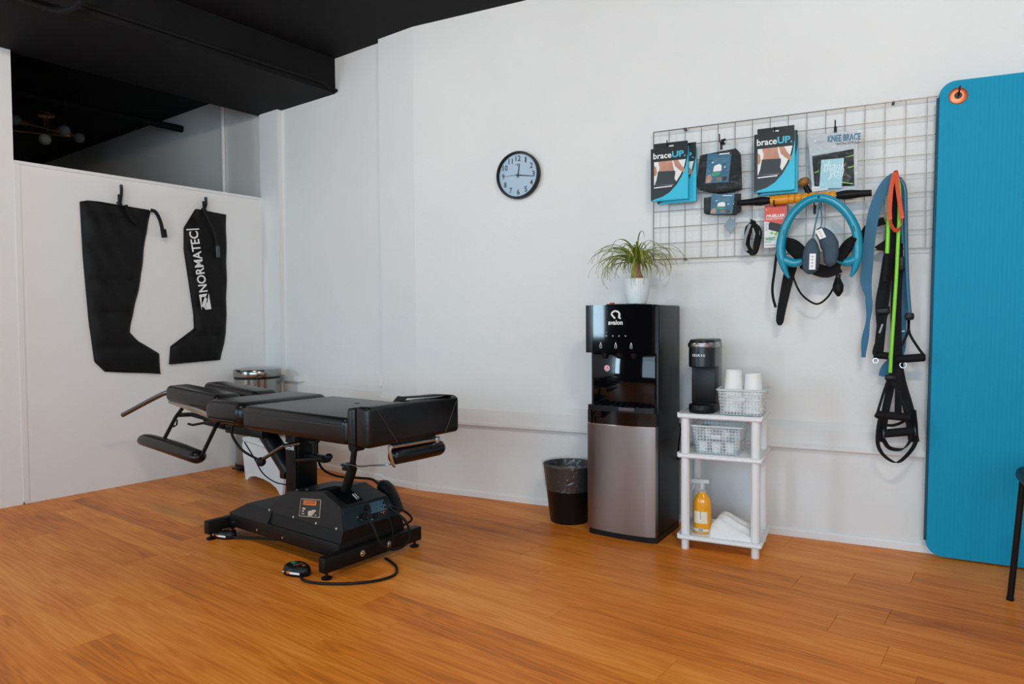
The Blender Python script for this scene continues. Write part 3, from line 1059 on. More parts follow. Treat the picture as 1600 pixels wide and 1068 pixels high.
MB().tube([on_part(318, 330, .055), on_part(326, 345, .055), on_part(335, 365, .055), on_part(340, 385, .055)], .009, 10, smooth=5).build('air_hose', M_rubber, b2)
MB().tube([on_part(340, 384, .055), on_part(341, 402, .055)], .015, 10, flat=.7).build('hose_connector', mat('slate_plastic', (.04, .06, .075), .4), b2)
# NORMATEC lettering runs up the sleeve
a_, b_ = on_part(318, 456, .045), on_part(302, 361, .045)
rv = (b_ - a_).normalized()
uv = rv.cross(PO) * -1
if uv.dot(GX) > 0:
    uv = -uv
hgt = .062
MB().text('NORMATEC', a_ - uv * hgt * .5, rv, uv, (b_ - a_).length, hgt, .02).build('sleeve_lettering', M_print_w, b2, smooth=0)
MB().prism([b_ + rv * q + uv * s for q, s in ((.008, -.042), (.016, -.042), (.016, .045), (.008, .045))], PO * .001).build('letter_bar', M_print_w, b2, smooth=0)
lg_o = a_ - rv * .118
for k, poly in enumerate((((.0, -.034), (.075, -.034), (.0, .0)), ((.0, .034), (.075, .034), (.075, -.022), (.062, -.012), (.062, .020)),
                          ((.01, .012), (.05, -.016), (.062, -.004), (.02, .030)), ((.0, .004), (.028, -.016), (.036, -.010), (.006, .012)))):
    MB().prism([lg_o + rv * q * 1.4 + uv * s for q, s in poly], PO * .001).build('logo_stroke', M_print_w, b2, smooth=0)


def coat_hook(px, py0, py1, label):
    t = thing('wall_hook', label, 'hook', on_part(px, py1, .0), 0, 'hooks on the partition')
    a, b = on_part(px, py0, .024), on_part(px - 1, py1, .036)
    MB().box(on_part(px - 1, py1 - 6, .006), (.022, .012, .05), .004, rot=Matrix.Rotation(GA, 3, 'Z')).build('hook_plate', M_plastic, t)
    MB().tube([a + PO * .012, a + PO * .012 - Z * .04, b - Z * .002 + PO * .006, b + PO * .016 - Z * .014, b - PO * .024], .009, 8, smooth=4).build('hook_arm', M_plastic, t)
    MB().ball(a + PO * .012, .011, 10).build('hook_tip', mat('slate_plastic', (.04, .06, .075), .4), t)


coat_hook(188, 291, 316, 'black hook carrying the wide sleeve')
coat_hook(320, 310, 326, 'black hook carrying the narrow lettered sleeve')

# ================================================================== clock
cc = PX(809.5, 273.5, BY - .02)
ck = thing('wall_clock', 'round black-rimmed wall clock with pale blue dial', 'clock', (cc.x, BY, cc.z))
R_ = .127
MB().lathe([(R_ - .004, 0), (R_, -.006), (R_, -.030), (R_ - .004, -.038), (R_ - .010, -.038), (R_ - .013, -.028), (R_ - .013, 0)], (cc.x, BY, cc.z), 64, axis='y', cap=False).build('rim', M_plastic, ck)
MB().lathe([(.001, -.018), (R_ - .012, -.018), (R_ - .012, -.002), (.001, -.002)], (cc.x, BY, cc.z), 64, axis='y', cap=False).build('dial', M_clockface, ck)
for h in range(1, 13):
    a = math.radians(90 - 30 * h)
    hgt = .029
    wd = .0165 if h not in (1,) else .008
    if h in (10, 12):
        wd = .030
    if h == 11:
        wd = .024
    c = Vector((cc.x + .090 * math.cos(a), BY - .0195, cc.z + .090 * math.sin(a)))
    MB().text(str(h), c - X * wd / 2 - Z * hgt / 2, X, Z, wd, hgt, .010).build('numeral', M_print_k, ck, smooth=0)


def hand(ang, ln, tail, w_, y):
    a = math.radians(90 - ang)
    d, n = Vector((math.cos(a), 0, math.sin(a))), Vector((-math.sin(a), 0, math.cos(a)))
    c = Vector((cc.x, BY - y, cc.z))
    return MB().prism([c - d * tail + n * w_ / 2, c + d * ln + n * w_ / 2 * .6, c + d * ln - n * w_ / 2 * .6, c - d * tail - n * w_ / 2], (0, -.0012, 0))


hand(8, .060, .012, .0065, .021).build('hour_hand', M_print_k, ck, smooth=0)
hand(98, .082, .014, .0055, .0225).build('minute_hand', M_print_k, ck, smooth=0)
hand(270, .078, .020, .0018, .024).build('second_hand', M_print_k, ck, smooth=0)
MB().lathe([(.006, -.020), (.006, -.026), (.001, -.026)], (cc.x, BY, cc.z), 14, axis='y').build('hub', M_print_k, ck)
MB().text('T', (cc.x - .016, BY - .0195, cc.z + .048), X, Z, .026, .012, .0).build('dial_mark', M_print_k, ck, smooth=0)

# ================================================================== water cooler
CR = math.radians(-5.5)
WC = thing('water_cooler', 'tall black water cooler with a brushed steel door', 'water cooler', (-.957, 3.023, 0), CR)


def wc(name, mb, m, parent=WC, smooth=35):
    return mb.build(name, m, parent, local=True, smooth=smooth)


CW = .335


def bowed(x0, x1, y, bow, z0, z1, depth, n=14, rc=.006):
    """slab with a gently bowed front (towards -y)"""
    loops = []
    pts = []
    for i in range(n + 1):
        s = -1 + 2 * i / n
        x = (x0 + x1) / 2 + (x1 - x0) / 2 * s
        e = max(0, abs(s) - .88) / .12
        pts.append((x, y - bow * (1 - s * s) + rc * (1 - math.sqrt(max(0, 1 - e * e)))))
    pts += [(x1, y + depth), (x0, y + depth)]
    for z in (z0, z1):
        loops.append([(p[0], p[1], z) for p in pts])
    return MB().loft(loops)


wc('shell', MB().bb(-CW / 2 + .004, CW / 2, .03, .315, .03, 1.062, .008, 3), M_side)
wc('base_plinth', bowed(-CW / 2, CW / 2 - .002, .008, .012, 0, .03, .30), M_plastic)
top = wc('control_head', bowed(-CW / 2 - .003, CW / 2 - .018, -.012, .002, .846, 1.064, .07, rc=.0015), M_gloss)
nw = -.0150


def head_text(s, x, z, w_, h_, b=.012):
    return MB().text(s, (x, nw, z), X, Z, w_, h_, b)


wc('brand_lettering', head_text('avalon', -.056, .974, .070, .0215, .02), M_print_w, top, 0)
ring = [(.020 * math.cos(a), .018 * math.sin(a)) for a in [PI * (-.25 + 1.6 * i / 16) for i in range(17)]]
lgm = MB().tube([(-.021 + x, nw + .001, 1.018 + z) for x, z in [(-.002, -.016)] + ring[::-1][4:]], .0042, 6)
wc('brand_mark', lgm, M_print_w, top)
wc('brand_mark', MB().tube([(-.004, nw + .001, 1.020), (-.004, nw + .001, 1.008), (.004, nw + .001, 1.001)], .0042, 6), M_print_w, top)
for x in (-.066, -.034, -.004, .027):
    wc('indicator', MB().tube([(x, nw + .003, .924), (x, nw, .924)], .0035, 8), M_print_g, top)
wc('indicator', MB().tube([(-.064, nw + .003, .939), (-.064, nw, .939)], .0018, 8), M_lime, top)
for x in (-.094, -.020, .054):
    z = .868
    wc('bottle_icon', MB().tube([(x - .004, nw + .0005, z), (x + .004, nw + .0005, z), (x + .004, nw + .0005, z + .014), (x + .001, nw + .0005, z + .020), (x + .001, nw + .0005, z + .026), (x - .001, nw + .0005, z + .026), (x - .001, nw + .0005, z + .020), (x - .004, nw + .0005, z + .014)], .0011, 5, closed=True), M_print_w, top)
rec = wc('dispensing_alcove', MB().bb(-CW / 2 + .022, CW / 2 - .012, .014, .06, .606, .846, .004), M_gloss)
for x in (-.085, -.015, .055):
    wc('spout', MB().lathe([(.010, .822), (.013, .83), (.016, .846)], (x, .012, 0), 12), M_plastic, rec)
wc('round_sticker', MB().tube([(-.075, .0138, .775), (-.075, .0125, .775)], .014, 20), M_pink, rec)
wc('sticker_mark', MB().tube([(-.081, .0122, .772), (-.075, .0122, .768), (-.069, .0122, .772)], .0012, 5, smooth=4).tube([(-.075, .0122, .776), (-.075, .0122, .783)], .003, 6), M_mueller, rec)
tray = wc('drip_tray', bowed(-CW / 2 + .008, CW / 2 - .008, -.018, .012, .582, .606, .10), M_plastic)
for k in range(9):
    wc('grille_bar', MB().bb(-.13 + k * .0315, -.118 + k * .0315, -.016, .012, .606, .609), M_gloss, tray, 0)
wc('tray_tab', MB().bb(.0, .075, -.031, -.027, .590, .604), mat('dark_chrome', (.16, .17, .18), .25, metal=1), tray, 0)
wc('door_top', bowed(-CW / 2 + .002, CW / 2 - .004, -.010, .018, .522, .582, .06), M_gloss)
dr = wc('door', bowed(-CW / 2 + .001, CW / 2 - .004, -.010, .018, .032, .522, .05), M_steel)
wc('door_edge', bowed(-CW / 2 + .002, CW / 2 - .005, -.0112, .018, .519, .5225, .01), M_chrome, dr)
for x, zs in ((.18, 0), (.255, 0)):
    for k in range(14):
        wc('vent_slot', MB().bb(CW / 2 - .0002, CW / 2 + .0006, x, x + .010, .62 + k * .0115, .626 + k * .0115), M_print_k, WC, 0)
wc('side_panel_line', MB().bb(CW / 2, CW / 2 + .0006, .07, .072, .62, 1.03), M_print_k, WC, 0)
wc('top_lid', MB().bb(-.088, .062, .03, .20, 1.062, 1.069, .003), M_plastic)
wc('child_lock', MB().bb(-.075, -.055, .04, .06, 1.069, 1.076, .003), M_mueller)
wc('cable', MB().tube([(CW / 2 + .006, .30, .50), (CW / 2 + .02, .26, .46), (CW / 2 + .025, .22, .40), (CW / 2 + .012, .25, .34), (CW / 2 + .004, .31, .33)], .004, 6, smooth=5), M_rubber)

# ponytail palm
pc = Vector((-.932, 3.185, 1.070))
PP = thing('potted_palm', 'small ponytail palm in a ribbed white pot on the water cooler', 'plant', pc)


def ribs(a, z):
    return 1 + (.014 * math.cos(32 * a) if z > .03 else 0)


MB().lathe([(.044, .0), (.047, .004), (.048, .02), (.052, .032), (.057, .055), (.059, .112), (.0595, .118), (.056, .119), (.0545, .113), (.053, .105), (.001, .104)], (0, 0, 0), 128, rf=ribs).build('pot', M_pot, PP, local=True, smooth=50)
MB().lathe([(.053, .1045), (.03, .108), (.001, .109)], (0, 0, 0), 20).build('soil', M_soil, PP, local=True)
MB().lathe([(.032, .104), (.033, .115), (.027, .132), (.019, .152), (.0165, .178), (.018, .195), (.010, .215)], (0, 0, 0), 20, rf=lambda a, z: 1 + .05 * math.sin(3 * a + z * 60)).build('trunk', M_trunk, PP, local=True)
rl = random.Random(21)


def leaf(az, el, ln, droop, wd):
    d = Vector((math.cos(az), math.sin(az), 0))
    p = Vector((0, 0, .188)) + d * .008
    pts = [p]
    ang = el
    n = 8
    for i in range(n):
        s = ln / n
        p = p + (d * math.cos(ang) + Z * math.sin(ang)) * s
        ang -= droop / n * (.5 + 1.2 * i / n)
        az2 = .05 * math.sin(i + az * 9)
        p = p + Vector((-d.y, d.x, 0)) * az2 * s
        pts.append(p)
    side = Vector((-d.y, d.x, .25))
    return MB().ribbon(pts, wd, .0012, side, 2, wf=lambda t: max(.12, min(1, t * 6 + .35) * (1 - t ** 2.2)))


sp_ = []
for i in range(112):
    az = rl.uniform(0, 2 * PI)
    el = rl.uniform(.15, 1.5)
    ln = rl.uniform(.15, .28)
    dr_ = rl.uniform(2.3, 4.2) * (.65 + .4 * el)
    sp_.append((az, el, ln, dr_, rl.uniform(.0065, .0105)))
sp_ += [(3.25, .75, .27, 2.1, .008), (3.0, .6, .26, 2.3, .007), (-.12, .9, .31, 2.9, .007), (.1, .75, .29, 2.4, .007), (-.35, 1.0, .27, 3.3, .007), (3.5, .5, .24, 2.6, .007)]
for az, el, ln, dr_, wd in sp_:
    if math.sin(az) > .25:
        ln *= .75                      # the wall is close behind
    leaf(az, el, ln, dr_, wd).build('leaf', M_leaf, PP, local=True, smooth=60)

# waste bin with a clear liner
wb = thing('waste_bin', 'black waste bin with a clear plastic liner beside the water cooler', 'bin', (-1.283, 3.20, 0))
MB().lathe([(.092, .0), (.094, .004), (.128, .280), (.131, .284), (.126, .284), (.122, .276), (.09, .010), (.001, .008)], (0, 0, 0), 40).build('bucket', M_plastic, wb, local=True, smooth=50)
wv = lambda a, z: 1 + .010 * math.sin(7 * a + z * 40) + .006 * math.sin(17 * a - z * 90)
MB().lathe([(.120, .163), (.1215, .18), (.130, .24), (.137, .285), (.138, .292), (.130, .294), (.118, .272), (.108, .22), (.09, .12), (.06, .06)], (0, 0, 0), 72, rf=wv, cap=False).build('liner', M_liner, wb, local=True, smooth=60)

# ================================================================== white cart
cx0, cx1, cy0, cy1 = -.697, -.347, 2.985, 3.285
CT = thing('shelf_cart', 'white plastic three-tier shelf cart beside the water cooler', 'cart', ((cx0 + cx1) / 2, (cy0 + cy1) / 2, 0))
for z in (.046, .400, .572):
    s = MB().bb(cx0, cx1, cy0, cy1, z, z + .018, .008, 3).build('shelf', M_white, CT)
    for a, b, c, d in ((cx0, cx1, cy0, cy0 + .008), (cx0, cx1, cy1 - .008, cy1), (cx0, cx0 + .008, cy0 + .009, cy1 - .009), (cx1 - .008, cx1, cy0 + .009, cy1 - .009)):
        MB().bb(a + .006, b - .006, c, d, z + .0165, z + .0215, .002).build('shelf_lip', M_white, s)
for x in (cx0 + .031, cx1 - .029):
    for y in (cy0 + .03, cy1 - .03):
        p = MB().lathe([(.0185, .064), (.0185, .400)], (x, y, 0), 20).build('post', M_white, CT)
        MB().lathe([(.0185, .418), (.0185, .572)], (x, y, 0), 20).build('post', M_white, CT)
        MB().lathe([(.0145, 0), (.0165, .003), (.0165, .046)], (x, y, 0), 18).build('foot', M_white, CT)
        MB().lathe([(.017, .590), (.017, .591), (.012, .5925), (.001, .593)], (x, y, 0), 18).build('post_cap', M_white, CT)

# coffee maker
KM = thing('coffee_maker', 'slim black single-serve coffee maker on the cart top', 'coffee maker', (-.606, 3.117, .5935))


def stadium(x, y0, y1, rad, z, n=10):
    pts = []
    for i in range(n + 1):
        a = PI + PI * i / n
        pts.append((x + rad * math.cos(a), y0 + rad + rad * math.sin(a), z))
    pts += [(x + rad, y1, z), (x - rad, y1, z)]
    return pts


def km(name, mb, m, parent=KM, smooth=40):
    return mb.build(name, m, parent, local=True, smooth=smooth)


def stad(y0, y1, rad, zs):
    return MB().loft([stadium(0, y0 + a, y1, rad - a, z) for z, a in zs])


M_kdark = mat('dark_teal_plastic', (.006, .012, .016), .3)
km('base', stad(-.105, .10, .056, ((0, .002), (.004, 0), (.030, 0), (.035, .004))), M_plastic)
km('drip_grid', stad(-.095, -.02, .046, ((.035, 0), (.038, .002))), M_gloss)
km('column', MB().bb(-.052, .052, -.02, .10, .035, .20, .006), M_plastic)
km('reservoir', MB().bb(-.053, .056, .02, .115, .04, .305, .008), mat('smoked_plastic', (.03, .05, .06), .2))
hd = km('brew_head', stad(-.10, .02, .058, ((.196, .004), (.20, 0), (.282, 0))), M_kdark)
km('lid_ring', stad(-.103, .02, .061, ((.282, .0), (.286, -.001), (.298, -.001), (.304, .003))), M_steel, hd)
km('lid', stad(-.098, .10, .056, ((.304, 0), (.313, .003), (.316, .010))), M_side, hd)
km('lid_handle', MB().box((0, -.104, .298), (.050, .012, .008), .003), M_chrome, hd)
# lettering wraps the round front: letters set one by one
for i, chx in enumerate('KEURIG'):
    a = -PI / 2 + (i - 2.5) * .165 - .12
    n = Vector((math.cos(a), math.sin(a), 0))
    tq = Vector((-n.y, n.x, 0))
    c = Vector((0, -.042, .243)) + n * .0586
    wl_ = .0030 if chx == 'I' else .0080
    km('letter', MB().text(chx, c - tq * wl_ / 2, tq, Z, wl_, .0105, .015), M_print_w, hd, 0)


# perforated baskets
def basket_mat():
    m = bpy.data.materials.new('perforated_clear_plastic')
    m.use_nodes = True
    nt = m.node_tree
    b = nt.nodes['Principled BSDF']
    b.inputs['Base Color'].default_value = (.72, .80, .84, 1)
    b.inputs['Roughness'].default_value = .2
    tc = nt.nodes.new('ShaderNodeTexCoord')
    mp = nt.nodes.new('ShaderNodeVectorMath'); mp.operation = 'SCALE'; mp.inputs['Scale'].default_value = 75
    nt.links.new(tc.outputs['Object'], mp.inputs[0])
    fr_ = nt.nodes.new('ShaderNodeVectorMath'); fr_.operation = 'FRACTION'
    nt.links.new(mp.outputs[0], fr_.inputs[0])
    sb_ = nt.nodes.new('ShaderNodeVectorMath'); sb_.operation = 'SUBTRACT'; sb_.inputs[1].default_value = (.5, .5, .5)
    nt.links.new(fr_.outputs[0], sb_.inputs[0])
    sx = nt.nodes.new('ShaderNodeSeparateXYZ')
    nt.links.new(sb_.outputs[0], sx.inputs[0])
    outs = []
    for k in ('X', 'Y', 'Z'):
        a = nt.nodes.new('ShaderNodeMath'); a.operation = 'ABSOLUTE'
        nt.links.new(sx.outputs[k], a.inputs[0])
        l = nt.nodes.new('ShaderNodeMath'); l.operation = 'LESS_THAN'; l.inputs[1].default_value = .27
        nt.links.new(a.outputs[0], l.inputs[0])
        outs.append(l.outputs[0])
    mx = nt.nodes.new('ShaderNodeMath'); mx.operation = 'MAXIMUM'
    nt.links.new(outs[0], mx.inputs[0]); nt.links.new(outs[1], mx.inputs[1])
    mu = nt.nodes.new('ShaderNodeMath'); mu.operation = 'MULTIPLY'
    nt.links.new(outs[0], mu.inputs[0]); nt.links.new(outs[2], mu.inputs[1])
    ma = nt.nodes.new('ShaderNodeMath'); ma.operation = 'MULTIPLY_ADD'; ma.inputs[1].default_value = -.42; ma.inputs[2].default_value = .52
    nt.links.new(mu.outputs[0], ma.inputs[0])
    nt.links.new(ma.outputs[0], b.inputs['Alpha'])
    return m


M_basket = basket_mat()
M_basket_rim = mat('clear_rim_plastic', (.75, .83, .87), .2, alpha=.65)


def basket(label, c, w0, w1, d0, d1, h):
    t = thing('storage_basket', label, 'basket', c)
    def rect(w_, d_, z, r=.02):
        pts = []
        for qx, qy, s in ((1, -1, -PI / 2), (1, 1, 0), (-1, 1, PI / 2), (-1, -1, PI)):
            for i in range(5):
                a = s + PI / 2 * i / 4
                pts.append((qx * (w_ / 2 - r) + r * math.cos(a), qy * (d_ / 2 - r) + r * math.sin(a), z))
        return pts
    MB().loft([rect(w0, d0, .004), rect(w1, d1, h)], cap=False).build('wall', M_basket, t, local=True, fix=False)
    MB().loft([rect(w0, d0, .001), rect(w0, d0, .004)]).build('bottom', M_basket_rim, t, local=True)
    MB().tube(rect(w1 + .004, d1 + .004, h), .0045, 6, closed=True).build('rim', M_basket_rim, t, local=True)
    MB().bb(-.02, .02, -d1 / 2 - .002, -d1 / 2 + .001, h * .55, h * .72, .0008).build('handle_tab', M_basket_rim, t, local=True)
    return t


basket('clear perforated basket holding paper cups on the cart top', (-.437, 3.088, .5945), .170, .190, .16, .18, .105)
basket('clear perforated basket holding pods on the middle shelf', (-.538, 3.115, .4205), .180, .215, .17, .20, .118)

# paper cups, upside down in two stacks
cup_me = None
for x, y, tops in ((-.474, 3.07, (.779, .751, .723, .695)), (-.392, 3.065, (.766, .738, .710, .690))):
    for z in tops:
        if cup_me is None:
            cup = MB().lathe([(.0405, .0), (.042, .002), (.0405, .005), (.0395, .004), (.0325, .088), (.032, .09), (.030, .088), (.029, .084), (.001, .084)], (x, y, z - .09), 32).build('paper_cup', M_paper, None, smooth=50)
            cup_me = cup.data
        else:
            cup = bpy.data.objects.new('paper_cup', cup_me)
            COL.objects.link(cup)
            cup.location = (x, y, z - .09)
        place = ('topmost', 'second', 'third', 'lowest')[tops.index(z)]
        tag(cup, '%s upside-down white paper cup of the %s' % (place, 'taller stack, beside the coffee maker' if x < -.45 else 'shorter stack, away from the coffee maker'), 'cup', 'paper cups nested in two stacks')

# pods and small jars in the lower basket
pod_proto = None
M_lid_b = mat('pale_blue_lid', (.18, .38, .48), .35)
spots = [(-.60, 3.065, 0, 0), (-.543, 3.06, 0, 0), (-.487, 3.065, 0, 0), (-.595, 3.13, 0, 0), (-.535, 3.125, 0, 0), (-.478, 3.13, 0, 0),
         (-.575, 3.095, .049, .5), (-.518, 3.09, .049, -.4), (-.468, 3.135, .049, .5), (-.605, 3.15, .05, .3)]
for i, (x, y, dz, tl) in enumerate(spots):
    lab_ = 'white coffee pod standing on the floor of the middle-shelf basket' if dz == 0 else 'tilted coffee pod with pale blue lid lying on top of the other pods'
    r = thing('coffee_pod', lab_, 'pod', (x, y, .4250 + dz), 0, 'coffee pods in the middle basket')
    if pod_proto is None:
        a = MB().lathe([(.018, 0), (.0185, .003), (.0225, .040), (.026, .0415), (.026, .044), (.001, .044)], (0, 0, 0), 20).build('pod_cup', M_paper, r, local=True)
        b = MB().lathe([(.0245, .0441), (.0245, .0455), (.001, .0457)], (0, 0, 0), 20).build('pod_lid', M_lid_b, r, local=True)
        pod_proto = (a.data, b.data)
    else:
        for nm, me in zip(('pod_cup', 'pod_lid'), pod_proto):
            c = bpy.data.objects.new(nm, me)
            COL.objects.link(c)
            c.parent = r
    r.rotation_euler = (tl, 0, i * .7)

# orange spray bottle
SB = thing('spray_bottle', 'orange cleaner bottle with a clear trigger head on the bottom shelf', 'bottle', (-.604, 3.065, .0645))


def oval(z, a, b, n=28):
    return [(a * math.cos(2 * PI * i / n), b * math.sin(2 * PI * i / n), z) for i in range(n)]


MB().loft([oval(z, a, a * .72) for z, a in ((0, .034), (.004, .0385), (.05, .0385), (.105, .0395), (.135, .038), (.152, .033), (.165, .024), (.174, .017), (.180, .0155))]).build('bottle_body', M_amber, SB, local=True, smooth=60)
MB().lathe([(.0165, .178), (.0165, .192), (.013, .196)], (0, 0, 0), 16).build('collar', M_clear, SB, local=True)
tr = MB().loft([[(x, y, z) for x, y, z in ((-.048, -.009, z0), (.030, -.009, z0 + .004), (.030, .009, z0 + .004), (-.048, .009, z0))] for z0 in (.215, .232)])
M_trig = mat('frosted_trigger_plastic', (.62, .70, .74), .25, alpha=.8)
tr.build('trigger_head', M_trig, SB, local=True, smooth=0)
MB().lathe([(.012, .194), (.012, .22)], (0, 0, 0), 12).build('pump_stem', M_trig, SB, local=True)
MB().tube([(-.034, 0, .216), (-.038, 0, .200), (-.046, 0, .182)], .005, 8, smooth=4).build('trigger', M_trig, SB, local=True)


def on_oval(x, z, a, lift=.0006):
    y = -.72 * math.sqrt(max(0, a * a - x * x)) - lift
    return (x, y, z)


def wrap(x0, x1, z0, z1, lift=.0006, n=8):
    L0 = [on_oval(x0 + (x1 - x0) * i / n, z0, .0392, lift) for i in range(n + 1)]
    L1_ = [on_oval(x0 + (x1 - x0) * i / n, z1, .0396, lift) for i in range(n + 1)]
    return MB().add(L0 + L1_, [[i, i + 1, n + 2 + i, n + 1 + i] for i in range(n)])


M_lbl = mat('cream_label', (.80, .74, .62), .5)
MB.build(wrap(-.030, .026, .046, .098), 'front_label', M_lbl, SB, local=True, fix=False)
MB.build(wrap(-.034, .032, .012, .022), 'band_label', M_lbl, SB, local=True, fix=False)
for k in range(5):
    MB.build(wrap(-.003, .001, .093 - k * .007, .096 - k * .007, .0012, 2), 'label_mark', M_print_k, SB, local=True, fix=False)
MB.build(wrap(-.012, .010, .008, .026, .0012, 4), 'barcode_panel', M_print_w, SB, local=True, fix=False)
for k in range(6):
    MB.build(wrap(-.0105 + k * .0034, -.009 + k * .0034 + (k % 2) * .0008, .009, .025, .0016, 1), 'barcode_bar', M_print_k, SB, local=True, fix=False)

# folded towel
tw = MB()
n_, m_ = 34, 26
tv = []
for layer in range(2):
    for i in range(n_ + 1):
        for j in range(m_ + 1):
            s, t_ = i / n_, j / m_
            x = -.090 + .180 * s
            y = -.085 + .17 * t_
            e = (min(1, min(s, 1 - s) * 5) * min(1, min(t_, 1 - t_) * 4)) ** .32
            h = (.056 + .032 * math.exp(-((s - .36) / .30) ** 2) - .012 * s) * e
            h += .005 * math.sin(30 * (s * .35 + t_ * .7) + 3 * math.sin(4 * s)) * e
            x += .006 * math.sin(9 * t_ + 2) * (1 - e)
            tv.append((x, y, h if layer else 0))
k0 = (n_ + 1) * (m_ + 1)
tf = []
for i in range(n_):
    for j in range(m_):
        q = [i * (m_ + 1) + j, (i + 1) * (m_ + 1) + j, (i + 1) * (m_ + 1) + j + 1, i * (m_ + 1) + j + 1]
        tf += [q, [a + k0 for a in q]]
tw.add(tv, tf)
tw.v = [p + Vector((-.478, 3.092, .0645)) for p in tw.v]
tag(tw.build('folded_towel', M_towel, smooth=60), 'rumpled white towel folded on the bottom shelf', 'towel')

# ================================================================== wire grid panel
GYP = 3.362
gx0, gx1, gz0, gz1 = -.899, .325, 1.287, 1.905
GR = thing('wire_grid', 'silver wire grid panel mounted on the wall', 'wire grid', ((gx0 + gx1) / 2, BY - .03, gz0))
nc, nr = 16, 8
for i in range(nc + 1):
    x = gx0 + (gx1 - gx0) * i / nc
    MB().tube([(x, GYP, gz0), (x, GYP, gz1)], .0026 if i in (0, nc) else .0017, 6).build('wire', M_wire, GR)
for i in range(nr + 1):
    z = gz0 + (gz1 - gz0) * i / nr
    MB().tube([(gx0, GYP - .004, z), (gx1, GYP - .004, z)], .0026 if i in (0, nr) else .0017, 6).build('wire', M_wire, GR)
for x in (gx0 + .15, gx1 - .20):
    for z in (gz0 + .0, gz1):
        MB().tube([(x, GYP, z), (x, BY - .003, z)], .006, 8).build('wall_standoff', M_plastic, GR)

GRP_HOOK = 'black hooks on the wire grid'


def grid_hook(p, ln, up, label):
    """p: tip of the hook; it runs back to the grid"""
    t = thing('grid_hook', label, 'hook', (p.x, GYP - .006, p.z - up - .02), 0, GRP_HOOK)
    MB().bb(p.x - .006, p.x + .006, GYP - .012, GYP - .006, p.z - up - .025, p.z - up + .012, .002).build('hook_clip', M_plastic, t)
    MB().tube([(p.x, GYP - .011, p.z - up), (p.x, GYP - ln * .7, p.z - up), (p.x, GYP - ln, p.z - up + .004), (p.x, GYP - ln - .006, p.z)], .0028, 8, smooth=4).build('hook_arm', M_plastic, t)


# ------------------------------------------------------------------ boxed back braces
def brace_box(c, yaw, label, front=True, w_=.172, h=.262, d=.024):
    """c: lower left front corner"""
    t = thing('back_brace_box', label, 'box', c, yaw, 'back brace boxes on the wire grid')
    def b(name, mb, m, parent=t, smooth=0):
        return mb.build(name, m, parent, local=True, smooth=smooth)
    b('carton', MB().bb(0, w_, 0, d, 0, h), M_cyan)
    face = b('front_card', MB().bb(0, w_ - .0005, -.0018, -.0002, .002, h), M_blackcard)
    b('hang_flap', MB().bb(.012, w_ - .004, d * .45, d * .45 + .002, h, h + .026), M_blackcard)
    b('hang_hole', MB().bb(w_ * .46, w_ * .60, d * .45 - .0008, d * .45, h + .006, h + .012), M_print_w)

    def flat(name, pts, m, lift, th=.0004):
        return b(name, MB().prism([(x * w_, -.0018 - lift, z * h) for x, z in pts], (0, -th, 0)), m, face)
    # cyan sweep in the lower right
    arc = [(.10, .03), (.32, .07), (.52, .15), (.70, .28), (.84, .44), (.94, .62), (.995, .84)]
    flat('colour_sweep', arc + [(.995, .008), (.03, .008)], M_cyan, .0004)
    # photograph on the card
    pic = [(.09, .30), (.09, .745), (.94, .745), (.89, .60), (.80, .46), (.68, .33), (.62, .285)]
    flat('picture', pic, M_paper, .0004)
    flat('picture_back', [(.20, .745), (.58, .745), (.60, .64), (.64, .535), (.22, .55), (.24, .64)], M_skin, .0009)
    flat('picture_arm', [(.61, .745), (.74, .745), (.80, .66), (.93, .54), (.88, .50), (.76, .56), (.66, .63)], M_skin, .0014)
    flat('picture_arm', [(.09, .68), (.15, .64), (.17, .53), (.12, .47), (.09, .49)], M_skin, .0014)
    flat('picture_brace', [(.20, .56), (.66, .545), (.665, .49), (.64, .40), (.70, .33), (.63, .29), (.11, .30), (.16, .40)], mat('printed_brace', (.022, .030, .035), .5), .0019)
    flat('caption_line', [(.09, .262), (.58, .272), (.58, .252), (.09, .242)], M_print_w, .0009)
    b('brand_lettering', MB().text('brace', (.07 * w_, -.0026, .80 * h), X, Z, .49 * w_, .115 * h, .02), M_print_w, face)
    b('brand_lettering', MB().text('UP.', (.575 * w_, -.0026, .80 * h), X, Z, .36 * w_, .118 * h, .03), mat('light_cyan_print', (.05, .50, .70), .4), face)
    return t


p = PX(1017, 316, 3.29)
brace_box((p.x, 3.290, p.z + .004), .02, 'cyan and black back brace box front of the pair nearest the plant', w_=.176, h=.247)
brace_box((p.x + .022, 3.328, p.z - .006), -.03, 'cyan back brace box tucked behind the one nearest the plant', w_=.186, h=.252, d=.020)
p = PX(1178, 302, 3.285)
brace_box((p.x, 3.285, p.z + .002), .0, 'cyan and black back brace box next to the knee brace bag', w_=.170, h=.257)
brace_box((p.x + .012, 3.320, p.z - .006), -.02, 'cyan back brace box tucked behind the one next to the knee brace', w_=.168, h=.250)
grid_hook(PX(1042, 219, 3.27), .085, .02, 'black hook holding the brace boxes nearest the plant')
grid_hook(PX(1210, 198, 3.27), .085, .02, 'black hook holding the brace boxes beside the knee brace')


# ------------------------------------------------------------------ bagged supports
def wall_outline(pix, Y):
    r = []
    for x, y in pix:
        q = PX(x, y, Y)
        r.append((q.x, q.z))
    return r


def dome(amp, rim=.2):
    return lambda s, q, a, b: amp * (min(1, min(s, 1 - s) / rim) * min(1, min(q, 1 - q) / rim)) ** .5


def crinkle(amp):
    return lambda s, q, a, b: amp * (.5 + .5 * math.sin(a * 140 + 3 * math.sin(b * 90))) * (.4 + .6 * math.sin(b * 75 + a * 40) ** 2)


